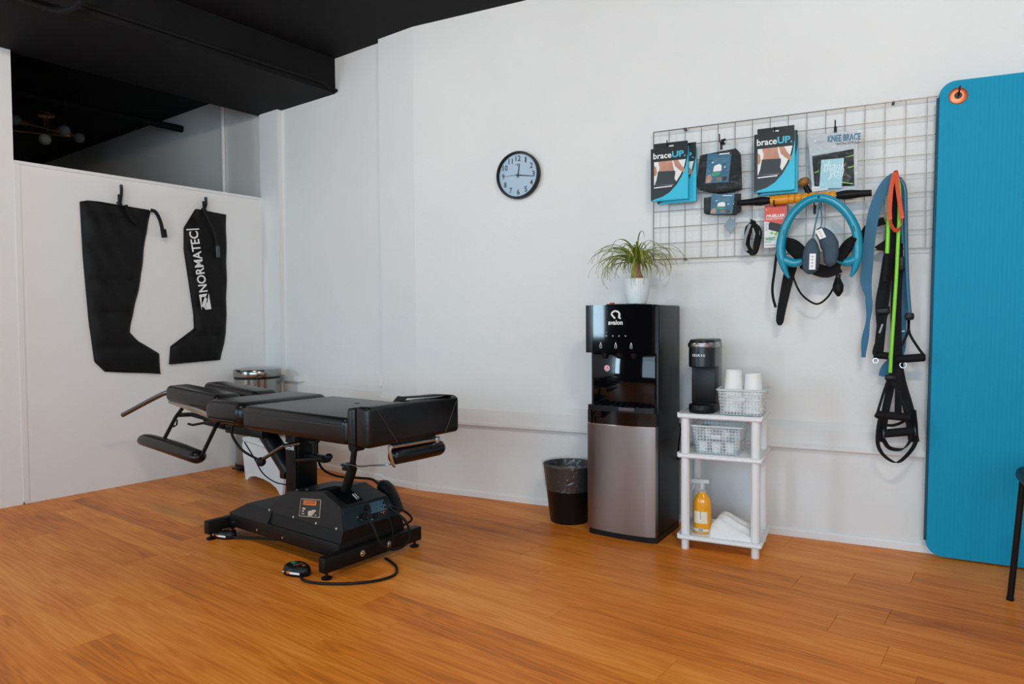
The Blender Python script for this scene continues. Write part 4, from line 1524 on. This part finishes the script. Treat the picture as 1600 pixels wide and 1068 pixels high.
def bagged(label, sup, card, bag, Y):
    c = PX(*sup[0], Y)
    t = thing('bagged_support', label, 'support', (c.x, Y, c.z), 0, 'bagged supports on the wire grid')
    MB().puff(wall_outline(sup, Y), ((0, Y, 0), X, Z, OUT), 14, 14, dome(.028)).build('folded_support', M_neo, t, smooth=60)
    ol = wall_outline(card, Y - .031)
    cd = MB().prism([(a, Y - .034, b) for a, b in ol], (0, -.0015, 0)).build('insert_card', M_card_blue, t, smooth=0)
    o, r_, u_ = Vector((ol[0][0], Y - .0358, ol[0][1])), Vector((ol[1][0] - ol[0][0], 0, ol[1][1] - ol[0][1])), Vector((ol[3][0] - ol[0][0], 0, ol[3][1] - ol[0][1]))

    def pt(name, pts, m):
        MB().prism([o + r_ * a + u_ * b for a, b in pts], (0, -.0004, 0)).build(name, m, cd, smooth=0)
    pt('card_photo', [(.02, .02), (.24, .02), (.28, .16), (.20, .30), (.06, .26)], M_skin)
    pt('card_panel', [(.30, .38), (.66, .38), (.66, .56), (.55, .62), (.34, .56)], M_print_w)
    pt('card_badge', [(.26, .22), (.60, .24), (.60, .36), (.28, .34)], mat('green_print', (.03, .32, .14), .5))
    pt('card_photo', [(.46, .04), (.66, .04), (.66, .18), (.46, .18)], mat('tan_print', (.22, .14, .07), .5))
    pt('card_photo', [(.72, .03), (.93, .05), (.95, .16), (.88, .21), (.74, .18)], M_print_k)
    for z in (.66, .72, .78):
        pt('card_line', [(.30, z), (.86, z), (.86, z + .018), (.30, z + .018)], mat('pale_blue_print', (.10, .24, .32), .5))
    pt('card_line', [(.52, .92), (.95, .92), (.95, .955), (.52, .955)], M_print_w)
    for a, b in ((.26, .68), (.80, .50)):
        pt('card_dot', [(a + .05 * math.cos(q), b + .035 * math.sin(q)) for q in [2 * PI * i / 10 for i in range(10)]], M_ice)
    MB().puff(wall_outline(bag, Y - .03), ((0, Y - .038, 0), X, Z, OUT), 26, 26, crinkle(.007), .001).build('clear_bag', M_bag, t, smooth=60)
    return t


bagged('black support with blue card in a clear bag, upper of the two hanging together',
       [(1094, 243), (1106, 240), (1150, 232), (1158, 240), (1160, 298), (1128, 304), (1092, 298), (1088, 290)],
       [(1102, 287), (1138, 284), (1143, 241), (1106, 240)],
       [(1086, 304), (1162, 298), (1163, 232), (1140, 222), (1128, 226), (1090, 238)], 3.335)
bagged('black support with blue card in a clear bag, lower of the two hanging together',
       [(1100, 308), (1158, 302), (1159, 330), (1150, 336), (1106, 336), (1100, 334)],
       [(1110, 334), (1144, 334), (1148, 302), (1112, 304)],
       [(1090, 338), (1160, 337), (1164, 300), (1086, 304)], 3.345)
grid_hook(PX(1124, 209, 3.30), .055, .035, 'black hook with a bent tip holding the bagged supports')
h2 = PX(1133, 218, 3.345)
tag(MB().tube([PX(1132, 226, 3.335), PX(1128, 219, 3.335), h2], .006, 8).build('hang_clip', M_plastic), 'small black clip on the wire grid above the bagged supports', 'clip')
# hang tag
d0 = PX(1141, 352, 3.345)
hg = MB().prism([d0 + Vector((a, 0, b)) for a, b in ((0, .040), (.030, .004), (0, -.040), (-.030, -.002))], (0, -.002, 0)).build('hang_tag', mat('dark_film', (.035, .045, .052), .15, coat=.5))
tag(hg, 'small dark diamond-shaped film tag under the bagged supports', 'tag')

# knee brace bag
c = PX(1304, 303, 3.33)
KB = thing('knee_brace_bag', 'clear bag with knee brace, blue lettering and thank-you card', 'bag', (c.x, 3.33, c.z))
ko = wall_outline([(1268, 302), (1340, 298), (1350, 196), (1261, 212)], 3.33)
o = Vector((ko[0][0], 3.326, ko[0][1]))
r_ = Vector((ko[1][0] - ko[0][0], 0, ko[1][1] - ko[0][1]))
u_ = Vector((ko[3][0] - ko[0][0], 0, ko[3][1] - ko[0][1]))


def kp(a, b, lift=0.):
    return o + r_ * (a * (1 + .12 * b)) + u_ * b + OUT * lift


def kflat(name, pts, m, lift, parent=KB, th=.0006):
    return MB().prism([kp(a, b, lift) for a, b in pts], (0, -th, 0)).build(name, m, parent, smooth=0)


MB().prism([kp(a, b, .002) for a, b in ((.02, .0), (.98, .0), (.98, 1.0), (.02, 1.0))], (0, -.0012, 0)).build('bag_backing', mat('frosted_bag', (.55, .62, .66), .3, alpha=.75), KB, smooth=0)
MB().puff([(kp(a, b).x, kp(a, b).z) for a, b in ((.08, .08), (.93, .08), (.91, .70), (.07, .66))], ((0, 3.322, 0), X, Z, OUT), 12, 12, dome(.012)).build('knee_brace', M_neo, KB, smooth=60)
for a0, b0, a1, b1 in ((.10, .33, .22, .36), (.62, .53, .91, .58), (.62, .33, .92, .40), (.66, .14, .90, .10)):
    kflat('green_stripe', [(a0, b0), (a1, b1), (a1, b1 + .014), (a0, b0 + .014)], M_lime, .0175)
tc_ = kflat('thank_you_card', [(.18, .06), (.66, .05), (.72, .55), (.26, .545)], M_ice, .020)
cv = (kp(.66, .05) - kp(.18, .06)).normalized()
MB().text('thank', kp(.30, .35, .0212), cv, Z, .085, .040, -.012, .35).build('card_lettering', M_print_w, KB, smooth=0)
MB().text('you', kp(.38, .20, .0212), cv, Z, .062, .036, -.012, .35).build('card_lettering', M_print_w, KB, smooth=0)
kv = r_.normalized()
MB().text('KNEE BRACE', kp(.40, .845, .005), kv, Z, .128, .030, .04).build('bag_lettering', mat('blue_print', (.01, .14, .25), .5), KB, smooth=0)
MB().text('WITH STRAP', kp(.55, .785, .005), kv, Z, .092, .011, .02).build('bag_lettering', M_print_k, KB, smooth=0)
MB().text('Medgtts', kp(.07, .83, .005), kv, Z, .050, .017, .0, .3).build('bag_lettering', M_print_g, KB, smooth=0)
bc = kflat('barcode_panel', [(.02, .015), (.36, .03), (.36, .10), (.02, .085)], M_print_w, .019)
for k in range(9):
    a = .05 + k * .032
    kflat('barcode_bar', [(a, .03), (a + .012 + .008 * (k % 2), .031), (a + .012 + .008 * (k % 2), .075), (a, .074)], M_print_g, .0198, bc, .0003)
MB().puff([(kp(a, b).x, kp(a, b).z) for a, b in ((.0, -.01), (1.0, -.01), (1.0, 1.03), (.0, 1.02))], ((0, 3.303, 0), X, Z, OUT), 26, 26, crinkle(.004), .001).build('clear_bag', M_bag, KB, smooth=60)
grid_hook(PX(1305, 187, 3.31), .045, .03, 'black hook holding the knee brace bag')

# ------------------------------------------------------------------ massage roller stick
ra, rb = PX(1152, 317, 3.295), PX(1362, 301, 3.295)
rd = (rb - ra).normalized()
RS = thing('massage_stick', 'orange massage roller stick with black grips across the wire grid', 'massage stick', (ra + rb) / 2 - Z * .02)
ln = (rb - ra).length


def rs(t0, rads, name, m, t1, parent=RS, n=16):
    P = [ra + rd * ln * (t0 + (t1 - t0) * i / (len(rads) - 1)) for i in range(len(rads))]
    return MB().tube(P, rads, n).build(name, m, parent, smooth=50)


rs(0, [.010, .013, .014, .015, .018, .020, .018, .013], 'grip', M_rubber, .262)
rs(.262, [.019, .021, .021, .021], 'roller_end', M_orange, .40)
for k in range(7):
    t0 = .40 + k * .05
    rs(t0, [.017, .0215, .0215, .0215, .017], 'roller_bead', M_orange, t0 + .048)
rs(.752, [.013, .018, .020, .019, .017, .015, .014, .013], 'grip', M_rubber, 1)
rs(.2, [.007, .007], 'core_bar', M_chrome, .8)
grid_hook(PX(1209, 312, 3.27), .085, .02, 'black hook carrying the end of the massage stick')
grid_hook(PX(1272, 316, 3.30), .055, .018, 'black hook carrying the middle of the massage stick')

# wooden massage knob
WK = thing('wooden_massager', 'wooden mushroom-shaped massage knob with a black neck beside the knee brace', 'massage tool', PX(1262, 303, 3.33))
kc = PX(1255, 284, 3.325)
ax = (PX(1264, 301, 3.335) - kc).normalized()
MB().tube([kc - ax * .018, kc - ax * .012, kc, kc + ax * .010, kc + ax * .020], [.006, .022, .028, .024, .012], 18, smooth=3).build('knob_head', M_wood_ball, WK, smooth=60)
MB().tube([kc + ax * .018, kc + ax * .04, kc + ax * .060], [.011, .012, .016], 12).build('knob_neck', M_rubber, WK)

# bundled black band
BB = thing('coiled_band', 'coiled black band with one grey edge hanging on the wire grid', 'band', PX(1176, 398, 3.33))
bc_ = PX(1176, 372, 3.325)
for k in range(7):
    w_, h_ = .022 + .0058 * k, .060 + .005 * (k % 4)
    off = Vector((.003 * math.sin(k * 2.1), -.006 * (k % 3), .003 * math.cos(k * 1.7)))
    pts = [bc_ + off + Vector((w_ * .62 * math.cos(a) + .004 * math.sin(3 * a + k), .004 * math.sin(2 * a + k), h_ * math.sin(a))) for a in [2 * PI * i / 14 for i in range(14)]]
    MB().ribbon(pts, .012, .008, (0, 1, 0), 3, closed=True).build('band_loop', M_neo, BB, smooth=60)
MB().ribbon([PX(1172, 350, 3.295), PX(1166, 366, 3.295), PX(1163, 382, 3.295), PX(1166, 392, 3.295)], .012, .003, X, 4).build('grey_edge', M_greyfoam, BB, smooth=60)
grid_hook(PX(1173, 342, 3.31), .045, .010, 'black hook holding the coiled black band')

# wrist support box
m0, m1 = PX(1194, 387, 3.315), PX(1229, 322, 3.315)
MU = thing('wrist_support_box', 'red and white boxed wrist support under the massage stick', 'box', (m0.x, 3.315, m0.z))
mw, mh = m1.x - m0.x, m1.z - m0.z


def mu(name, mb, m, parent=MU):
    return mb.build(name, m, parent, local=True, smooth=0)


mu('carton', MB().bb(0, mw, 0, .03, 0, mh), M_paper)
fc = mu('red_front', MB().prism([(x * mw, -.0006, z * mh) for x, z in ((.0, .66), (.45, .60), (.75, .52), (1, .44), (1, 1), (0, 1))], (0, -.0008, 0)), M_mueller)
mu('hang_flap', MB().bb(.0, mw, .012, .014, mh, mh + .012), M_mueller)
mu('product_print', MB().prism([(x * mw, -.0016, z * mh) for x, z in ((.20, .60), (.30, .64), (1.0, .52), (1.0, .36), (.85, .34), (.20, .45))], (0, -.0006, 0)), M_print_k)
mu('brand_lettering', MB().text('MUELLER', (.08 * mw, -.0016, .745 * mh), X, Z, .84 * mw, .075 * mh, .04, .2), M_print_w)
mu('brand_lettering', MB().text('SPORTS MEDICINE', (.08 * mw, -.0016, .69 * mh), X, Z, .78 * mw, .035 * mh, .02), M_print_w)
mu('size_letter', MB().text('L', (.08 * mw, -.0016, .93 * mh), X, Z, .06 * mw, .04 * mh, .02), M_print_w)
mu('product_name', MB().text('WRIST', (.04 * mw, -.0012, .175 * mh), X, Z, .48 * mw, .085 * mh, .04), mat('green_print', (.03, .32, .14), .5))
mu('product_line', MB().text('BRACE', (.04 * mw, -.0012, .125 * mh), X, Z, .28 * mw, .035 * mh, .02), mat('green_print', (.03, .32, .14), .5))
for a, b in ((.34, .36), (.52, .33), (.62, .37)):
    mu('leaf_print', MB().prism([((a + .07 * math.cos(q)) * mw, -.0012, (b + .03 * math.sin(q)) * mh) for q in [2 * PI * i / 8 for i in range(8)]], (0, -.0005, 0)), M_lime)
for k in range(4):
    mu('text_line', MB().bb(.04 * mw, (.14 + .02 * (k % 2)) * mw, -.0010, -.0004, (.43 + .05 * k) * mh, (.45 + .05 * k) * mh), M_print_g)
mu('text_line', MB().bb(.06 * mw, .85 * mw, -.0010, -.0004, .05 * mh, .068 * mh), M_print_g)

# ------------------------------------------------------------------ neck traction ring
RY = 3.245
NT = thing('neck_traction_ring', 'glossy teal neck traction ring with black straps and pump bulb', 'traction device', PX(1280, 436, RY))


def P2(pix, Y=RY, dy=None):
    return [PX(x, y, Y if dy is None else Y + dy[i]) for i, (x, y) in enumerate(pix)]


arch = [(1233, 434), (1227, 423), (1222, 405), (1220, 385), (1225, 360), (1238, 335), (1258, 316), (1281, 309), (1304, 316), (1324, 334), (1337, 358), (1340, 383), (1339, 403), (1335, 421), (1329, 432)]
MB().tube(P2(arch), [.006, .014, .023, .024, .022, .0215, .0215, .022, .0215, .0215, .022, .024, .023, .014, .006], 16, smooth=5, flat=.85).build('ring_frame', M_teal, NT, smooth=60)
MB().tube(P2([(1224, 406), (1240, 411), (1254, 408)]), [.020, .019, .014], 14, smooth=4).build('ring_arm', M_teal, NT, smooth=60)
MB().tube(P2([(1338, 404), (1324, 409), (1310, 406)]), [.020, .019, .014], 14, smooth=4).build('ring_arm', M_teal, NT, smooth=60)
for x, y, a in ((1224, 363, .2), (1335, 357, -.25)):
    MB().box(PX(x, y, RY - .019), (.006, .006, .024), .002, rot=Matrix.Rotation(a, 3, 'Y')).build('slot', mat('dark_teal', (.01, .09, .12), .4), NT)
MB().ribbon(P2([(1226, 376), (1238, 384), (1252, 398), (1262, 410)], 3.262), .055, .018, (0, -.3, 1), 4, wf=lambda t: .55 + .6 * math.sin(PI * t)).build('neck_cushion', M_neo, NT, smooth=60)
MB().ribbon(P2([(1337, 372), (1328, 380), (1319, 392), (1312, 408)], 3.235), .040, .020, (1, -.3, .4), 4, wf=lambda t: .7 + .4 * math.sin(PI * t)).build('neck_cushion', M_neo, NT, smooth=60)
MB().ribbon(P2([(1254, 410), (1275, 420), (1292, 424), (1312, 416)], 3.265), .05, .022, (0, -.2, 1), 4).build('neck_cushion', M_neo, NT, smooth=60)
MB().ribbon(P2([(1236, 416), (1232, 432), (1226, 460), (1220, 490), (1218, 508)], 3.30), .060, .008, X, 5, wf=lambda t: .85 - .35 * t if t < .93 else .5 - 4 * (t - .93)).build('long_strap', M_neo, NT, smooth=60)
MB().ribbon(P2([(1228, 376), (1217, 384), (1213, 400), (1210, 425), (1207, 448), (1208, 465), (1212, 480)], 3.275), .011, .004, X, 5).build('thin_strap', M_neo, NT, smooth=60)
MB().tube(P2([(1237, 420), (1242, 440), (1252, 459), (1268, 472), (1280, 474), (1293, 464), (1303, 448), (1309, 430), (1313, 410), (1316, 396)], 3.285), .0042, 8, smooth=5).build('air_hose', M_rubber, NT)
pbm = MB().tube(P2([(1309, 432), (1309, 438), (1309.5, 446), (1310, 455), (1310, 463)], 3.275), [.008, .014, .022, .019, .005], 14, smooth=4).build('pump_bulb', M_rubber, NT, smooth=60)
MB().tube(P2([(1310, 428), (1309, 436)], 3.275), .010, 10).build('pump_valve', M_plastic, pbm)
grid_hook(PX(1279, 306, 3.215), .14, .01, 'black hook carrying the neck traction ring')


# massage balls in mesh pouches
def ball_bag(blobs, lab_px, cord, label, Y):
    c = PX(*blobs[-1][0], Y)
    t = thing('massage_ball_pouch', label, 'pouch', (c.x, Y, c.z), 0, 'slate massage balls in pouches')
    pts = [PX(*b[0], Y) for b in blobs]
    MB().tube(pts, [b[1] for b in blobs], 18, smooth=4).build('mesh_pouch', M_slate, t, smooth=70)
    q = wall_outline(lab_px, Y - .038)
    lb_ = MB().prism([(a, Y - .038, b) for a, b in q], (0, -.001, 0)).build('paper_label', M_print_w, t, smooth=0)
    o_ = Vector((q[0][0], Y - .0395, q[0][1]))
    a_v = Vector((q[1][0] - q[0][0], 0, q[1][1] - q[0][1]))
    b_v = Vector((q[3][0] - q[0][0], 0, q[3][1] - q[0][1]))
    for k in range(4):
        s = .18 + .2 * k
        MB().prism([o_ + a_v * a + b_v * b for a, b in ((.3, s), (.62, s), (.62, s + .07), (.3, s + .07))], (0, -.0002, 0)).build('label_line', M_print_g, lb_, smooth=0)
    MB().tube([PX(x, y, Y + d) for x, y, d in cord], .0028, 6, smooth=4).build('draw_cord', M_bluetube, t)


ball_bag([((1270, 372), .006), ((1269, 380), .022), ((1268, 393), .033), ((1267, 410), .035), ((1266, 422), .028), ((1266, 428), .008)],
         [(1264, 421), (1274, 421), (1275, 396), (1265, 396)], [(1270, 373, 0), (1274, 350, .01), (1279, 328, .0), (1279, 316, -.005)], 'round slate pouch hanging in front of its bean-shaped twin on the ring', 3.190)
ball_bag([((1278, 357), .008), ((1283, 362), .024), ((1291, 371), .032), ((1296, 382), .036), ((1298, 391), .031), ((1298, 400), .029), ((1297, 410), .024), ((1296, 416), .008)],
         [(1281, 374), (1291, 370), (1284, 356), (1274, 361)], [(1282, 358, 0), (1284, 344, 0), (1283, 330, 0), (1281, 315, 0)], 'bean-shaped slate pouch hanging behind its round twin on the ring', 3.205)

# ------------------------------------------------------------------ bands on the right-hand hook
HK = PX(1400, 272, 3.25)
grid_hook(HK + Vector((0, -.012, .004)), .124, .010, 'black hook carrying the bundle of exercise bands')

ST = MB().ribbon(P2([(1399, 276), (1385, 288), (1372, 312), (1364, 340), (1358, 380), (1355, 415), (1353, 440), (1357, 462), (1358, 485), (1355, 510), (1351, 535), (1349, 558)], 3.295),
                 .044, .003, X, 5, wf=lambda t: 1 if t < .55 else (1 - (t - .55) * 5 if t < .65 else (.5 + .12 * math.sin(t * 30))))
tag(ST.build('stretch_strap', M_blueband, smooth=60), 'flat blue stretching strap with a twisted tail hanging on the band hook', 'strap')
SS = thing('stretch_strap', 'blue strap tail with a white dash hanging behind the green band', 'strap', PX(1381, 588, 3.335))
MB().ribbon(P2([(1408, 395), (1411, 430), (1411, 470), (1408, 520), (1404, 552), (1385, 575), (1381, 588)], 3.335), .040, .003, X, 5, wf=lambda t: .25 + .75 * min(1, t * 1.8)).build('webbing', M_blueband, SS, smooth=60)
MB().box(PX(1408, 517, 3.331), (.026, .002, .005)).build('white_dash', M_print_w, SS, smooth=0)

OB = MB().ribbon(P2([(1400, 268), (1394, 285), (1391, 310), (1390, 335), (1393, 352), (1400, 360), (1407, 354), (1409, 340), (1406, 318), (1402, 290)], 3.212, [.015, .0, -.005, -.005, -.005, -.01, -.01, -.008, -.005, .005]),
                 .016, .0022, lambda t: Vector((1, .25, 0)) if t < .35 or t > .7 else Vector((.2, -.6, .8)), 6, closed=True)
tag(OB.build('loop_band', M_red, smooth=60), 'coral red loop band hanging in front of the other bands', 'band')

GB = thing('resistance_band', 'bright green tube band ending in a black foam handle', 'band', PX(1396, 660, 3.25), 0, 'tube bands on the band hook')
MB().tube(P2([(1400, 274), (1405, 292), (1405, 330), (1403, 380), (1400, 440), (1396, 500), (1393, 545), (1391, 582)], 3.235), .0068, 10, smooth=4).build('green_tube', M_green, GB)
MB().tube(P2([(1398, 276), (1391, 300), (1388, 350), (1386, 398)], 3.245), .0078, 10, smooth=4).build('green_tube', M_green, GB)
MB().tube(P2([(1386, 396), (1385, 408), (1382, 440)], 3.245), [.010, .013, .016], 10).build('tube_sleeve', M_neo, GB)
MB().box(PX(1391, 590, 3.232), (.040, .022, .022), .006).build('clip', M_plastic, GB)
MB().ribbon(P2([(1388, 592), (1380, 615), (1370, 648)], 3.232), .010, .004, X, 3).build('handle_strap', M_neo, GB)
MB().ribbon(P2([(1394, 594), (1408, 622), (1422, 648)], 3.232), .010, .004, X, 3).build('handle_strap', M_neo, GB)
MB().tube(P2([(1368, 646), (1370, 647), (1421, 652), (1423, 652)], 3.228), [.012, .0165, .0165, .0165, .012], 14).build('foam_grip', M_neo, GB)

BT = thing('resistance_band', 'blue tube band ending in a black bar handle by the mat', 'band', PX(1420, 570, 3.26), 0, 'tube bands on the band hook')
MB().tube(P2([(1400, 276), (1408, 282), (1414, 298), (1415, 340), (1416, 400), (1418, 450), (1421, 488)], 3.275), .0082, 10, smooth=4).build('blue_tube', M_bluetube, BT)
MB().tube(P2([(1402, 278), (1407, 300), (1409, 340), (1411, 380)], 3.29), .0075, 10, smooth=4).build('blue_tube', M_bluetube, BT)
MB().box(PX(1421, 494, 3.272), (.034, .022, .030), .008).build('clip', M_plastic, BT)
MB().ribbon(P2([(1420, 498), (1418, 520), (1404, 548), (1399, 556)], 3.272), .010, .004, X, 4).build('handle_strap', M_neo, BT)
MB().ribbon(P2([(1420, 498), (1421, 520), (1436, 545), (1445, 556)], 3.272), .010, .004, X, 4).build('handle_strap', M_neo, BT)
MB().tube(P2([(1398, 561), (1400, 561), (1444, 558), (1446, 558)], 3.270), [.012, .0165, .0165, .0165, .012], 14).build('foam_grip', M_neo, BT)

TX = thing('suspension_trainer', 'black suspension trainer with webbing loops and two foam handles', 'suspension trainer', PX(1400, 724, 3.27), 0)
MB().ribbon(P2([(1399, 278), (1393, 330), (1388, 400), (1384, 450), (1378, 500), (1372, 560)], 3.315), .036, .005, X, 4).build('webbing', M_neo, TX, smooth=60)
MB().ribbon(P2([(1401, 278), (1403, 340), (1402, 420), (1400, 500), (1404, 580), (1420, 640), (1428, 690)], 3.320), .040, .005, X, 4).build('webbing', M_neo, TX, smooth=60)
MB().ribbon(P2([(1386, 400), (1380, 440), (1374, 475), (1376, 520), (1370, 550)], 3.295), .030, .006, X, 4).build('webbing', M_neo, TX, smooth=60)
MB().ribbon(P2([(1403, 520), (1396, 580), (1384, 640), (1376, 690)], 3.31), .030, .005, X, 4).build('webbing', M_neo, TX, smooth=60)
MB().ribbon(P2([(1403, 530), (1404, 590), (1403, 650)], 3.305), .026, .004, X, 4).build('webbing', M_neo, TX, smooth=60)
MB().ribbon(P2([(1388, 478), (1378, 515), (1366, 548), (1372, 556), (1388, 557)], 3.282), .014, .005, (1, 0, .6), 4).build('webbing', M_neo, TX, smooth=60)
MB().box(PX(1380, 486, 3.282), (.050, .020, .026), .006).build('buckle', M_plastic, TX)
MB().box(PX(1409, 412, 3.300), (.034, .020, .060), .006).build('buckle', M_plastic, TX)
MB().ribbon([PX(1374, 520, 3.276), PX(1379, 506, 3.276)], .007, .001, X, 0).build('stitched_label', M_print_g, TX)
MB().tube(P2([(1372, 554), (1388, 556)], 3.285), .015, 12).build('foam_grip', M_neo, TX)
MB().tube([PX(1368, 563, 3.28) + Vector((.010 * math.cos(a), 0, .010 * math.sin(a))) for a in [2 * PI * i / 12 for i in range(12)]], .0025, 6, closed=True).build('steel_ring', M_chrome, TX)
MB().tube([PX(1411, 570, 3.295) + Vector((.012 * math.cos(a), 0, .012 * math.sin(a))) for a in [2 * PI * i / 12 for i in range(12)]], .0025, 6, closed=True).build('steel_ring', M_chrome, TX)
MB().ribbon(P2([(1376, 648), (1372, 672), (1372, 695), (1382, 712), (1400, 722), (1416, 712), (1430, 692), (1431, 670), (1428, 640)], 3.262), .020, .004, lambda t: Vector((.6, -.8, .2)), 5).build('foot_loop', M_neo, TX, smooth=60)
MB().ribbon(P2([(1380, 686), (1388, 698), (1400, 702), (1412, 700), (1422, 688), (1428, 668)], 3.285), .024, .004, lambda t: Vector((.4, -.7, .5)), 5).build('foot_loop', M_neo, TX, smooth=60)
hg2 = MB().tube(P2([(1379, 677), (1382, 677), (1428, 673), (1431, 673)], 3.240), [.013, .0175, .0175, .0175, .013], 14).build('foam_grip', M_neo, TX)
for x, y in ((1380.5, 677), (1430, 673)):
    MB().tube(P2([(x - 1, y), (x + 1, y)], 3.240), .0185, 14).build('grip_cap', mat('slate_plastic', (.04, .06, .075), .4), hg2)
MB().tube(P2([(1384, 664), (1396, 664), (1408, 660), (1420, 652)], 3.26), .006, 8, smooth=4).build('cord', M_neo, TX)
# strap pieces of a harness peeping out behind
HN = MB().ribbon(P2([(1352, 392), (1349, 378), (1352, 362), (1362, 352), (1382, 344)], 3.325), .030, .010, (0, -.3, 1), 4).build('harness_pad', M_neo, None, smooth=60)
tag(HN, 'black padded harness strap behind the blue stretching strap', 'strap')
HN = MB().prism([PX(x, y, 3.318) for x, y in ((1366, 386), (1384, 374), (1386, 392), (1372, 391))], (0, -.008, 0)).build('harness_pad', M_neo, None)
tag(HN, 'small black triangular strap pad beside the green band', 'strap')

# ================================================================== exercise mat
mx0, mx1, mz1 = .258, .868, 1.942
MA = thing('exercise_mat', 'tall teal ribbed foam exercise mat hung against the wall', 'mat', (mx0 + .305, 3.345, 0))
tilt = math.radians(.85)
rcn = .060
mth = .014


def zlim(s):
    """corner rounding: height lost at distance s from the side edge"""
    return 0 if s >= rcn else rcn - math.sqrt(max(0, rcn * rcn - (rcn - s) ** 2))


W_ = mx1 - mx0
NX = 420
fv, ff = [], []
rows = 14
xs_ = [W_ * (1 - math.cos(PI * min(1, i / 40 * .5))) * .0 for i in range(0)]
cols = sorted(set([i / NX for i in range(NX + 1)] + [.002 * i / W_ * .5 for i in range(12)] + [1 - .002 * i / W_ * .5 for i in range(12)]))
for side in (0, 1):
    for a in cols:
        s = a * W_
        e = min(s, W_ - s)
        zl = zlim(e)
        rib = .0004 * math.sin(2 * PI * s / .0150) * min(1, e / .03)
        edge = -.004 * max(0, 1 - e / .006) ** 2
        for k in range(rows + 1):
            t = k / rows
            z = .004 + zl + (mz1 - .004 - 2 * zl) * t
            bow = .010 * math.sin(PI * t)
            y = (mth + rib + edge) if side == 0 else 0
            fv.append((s - W_ / 2, -.004 - y - bow * .0, z))
ncol = len(cols)
K = ncol * (rows + 1)
for i in range(ncol - 1):
    for k in range(rows):
        q = [i * (rows + 1) + k, (i + 1) * (rows + 1) + k, (i + 1) * (rows + 1) + k + 1, i * (rows + 1) + k + 1]
        ff += [q, [x + K for x in q[::-1]]]
    for k in (0, rows):
        a, b = i * (rows + 1) + k, (i + 1) * (rows + 1) + k
        ff.append([a, a + K, b + K, b])
for k in range(rows):
    for i in (0, ncol - 1):
        a, b = i * (rows + 1) + k, i * (rows + 1) + k + 1
        ff.append([a, b, b + K, a + K])
Rt = Matrix.Rotation(tilt, 3, 'Y')
mm = MB().add([Rt @ Vector(p) + Vector((0, 0, .004)) for p in fv], ff)
mm.build('mat_body', M_matblue, MA, local=True, smooth=50)
MB().tube([Rt @ Vector((-W_ / 2 - .0005, -.011, .004 + rcn + (mz1 - .004 - 2 * rcn) * t) ) + Vector((0, 0, .004)) for t in [i / 12 for i in range(13)]], .0072, 8).build('mat_edge', M_matside, MA, local=True)
for s in (-1, 1):
    g0 = Rt @ Vector((s * (W_ / 2 - .066), -.020, mz1 - .058))
    gm = MB().lathe([(.013, .0), (.014, -.004), (.024, -.0045), (.032, -.002), (.034, .002)], g0, 28, axis='y', cap=False).build('grommet', M_copper, MA, local=True)
    MB().lathe([(.0135, -.001), (.001, -.001)], g0, 20, axis='y', cap=False).build('grommet_hole', M_print_k, gm, local=True)
g0 = Rt @ Vector((-(W_ / 2 - .066), -.020, mz1 - .058)) + Vector(MA.location)
mh_ = thing('mat_hook', 'black hook through the copper grommet of the exercise mat', 'hook', (g0.x, BY, g0.z), 0, GRP_HOOK)
MB().tube([(g0.x, g0.y + .0005, g0.z), (g0.x, g0.y - .012, g0.z - .002), (g0.x + .001, g0.y - .024, g0.z + .008), (g0.x + .003, g0.y - .028, g0.z + .032)], .003, 8, smooth=4).build('hook_arm', M_plastic, mh_)

# ================================================================== chair at the right edge
CH = thing('side_chair', 'black chair with slim tubular legs in front of the exercise mat', 'chair', (.72, 2.74, 0))
legs = [(-.232, .206, -.205, .185), (-.232, -.206, -.205, -.185), (.232, .206, .205, .185), (.232, -.206, .205, -.185)]
for a, b, c_, d in legs:
    lg_ = MB().tube([(a, b, .004), (c_, d, .43)], .0105, 12).build('leg', M_blackmetal, CH, local=True)
    MB().lathe([(.0115, 0), (.0125, .003), (.0115, .012)], (a, b, 0), 12).build('leg_cap', M_rubber, lg_, local=True)
st_ = MB().bb(-.225, .225, -.215, .215, .425, .480, .025, 5)
st_.build('seat', M_plastic, CH, local=True, smooth=50)
for y in (-.17, .17):
    MB().tube([(.205, y, .44), (.235, y, .60), (.265, y, .80)], .010, 10).build('back_post', M_blackmetal, CH, local=True)
bk = MB().bb(.225, .252, -.20, .20, .60, .84, .012, 4)
bk.v = [p + Vector(((p.z - .6) * .12 - .03 * (1 - (p.y / .2) ** 2) * 0, 0, 0)) for p in bk.v]
bk.build('backrest', M_plastic, CH, local=True, smooth=50)
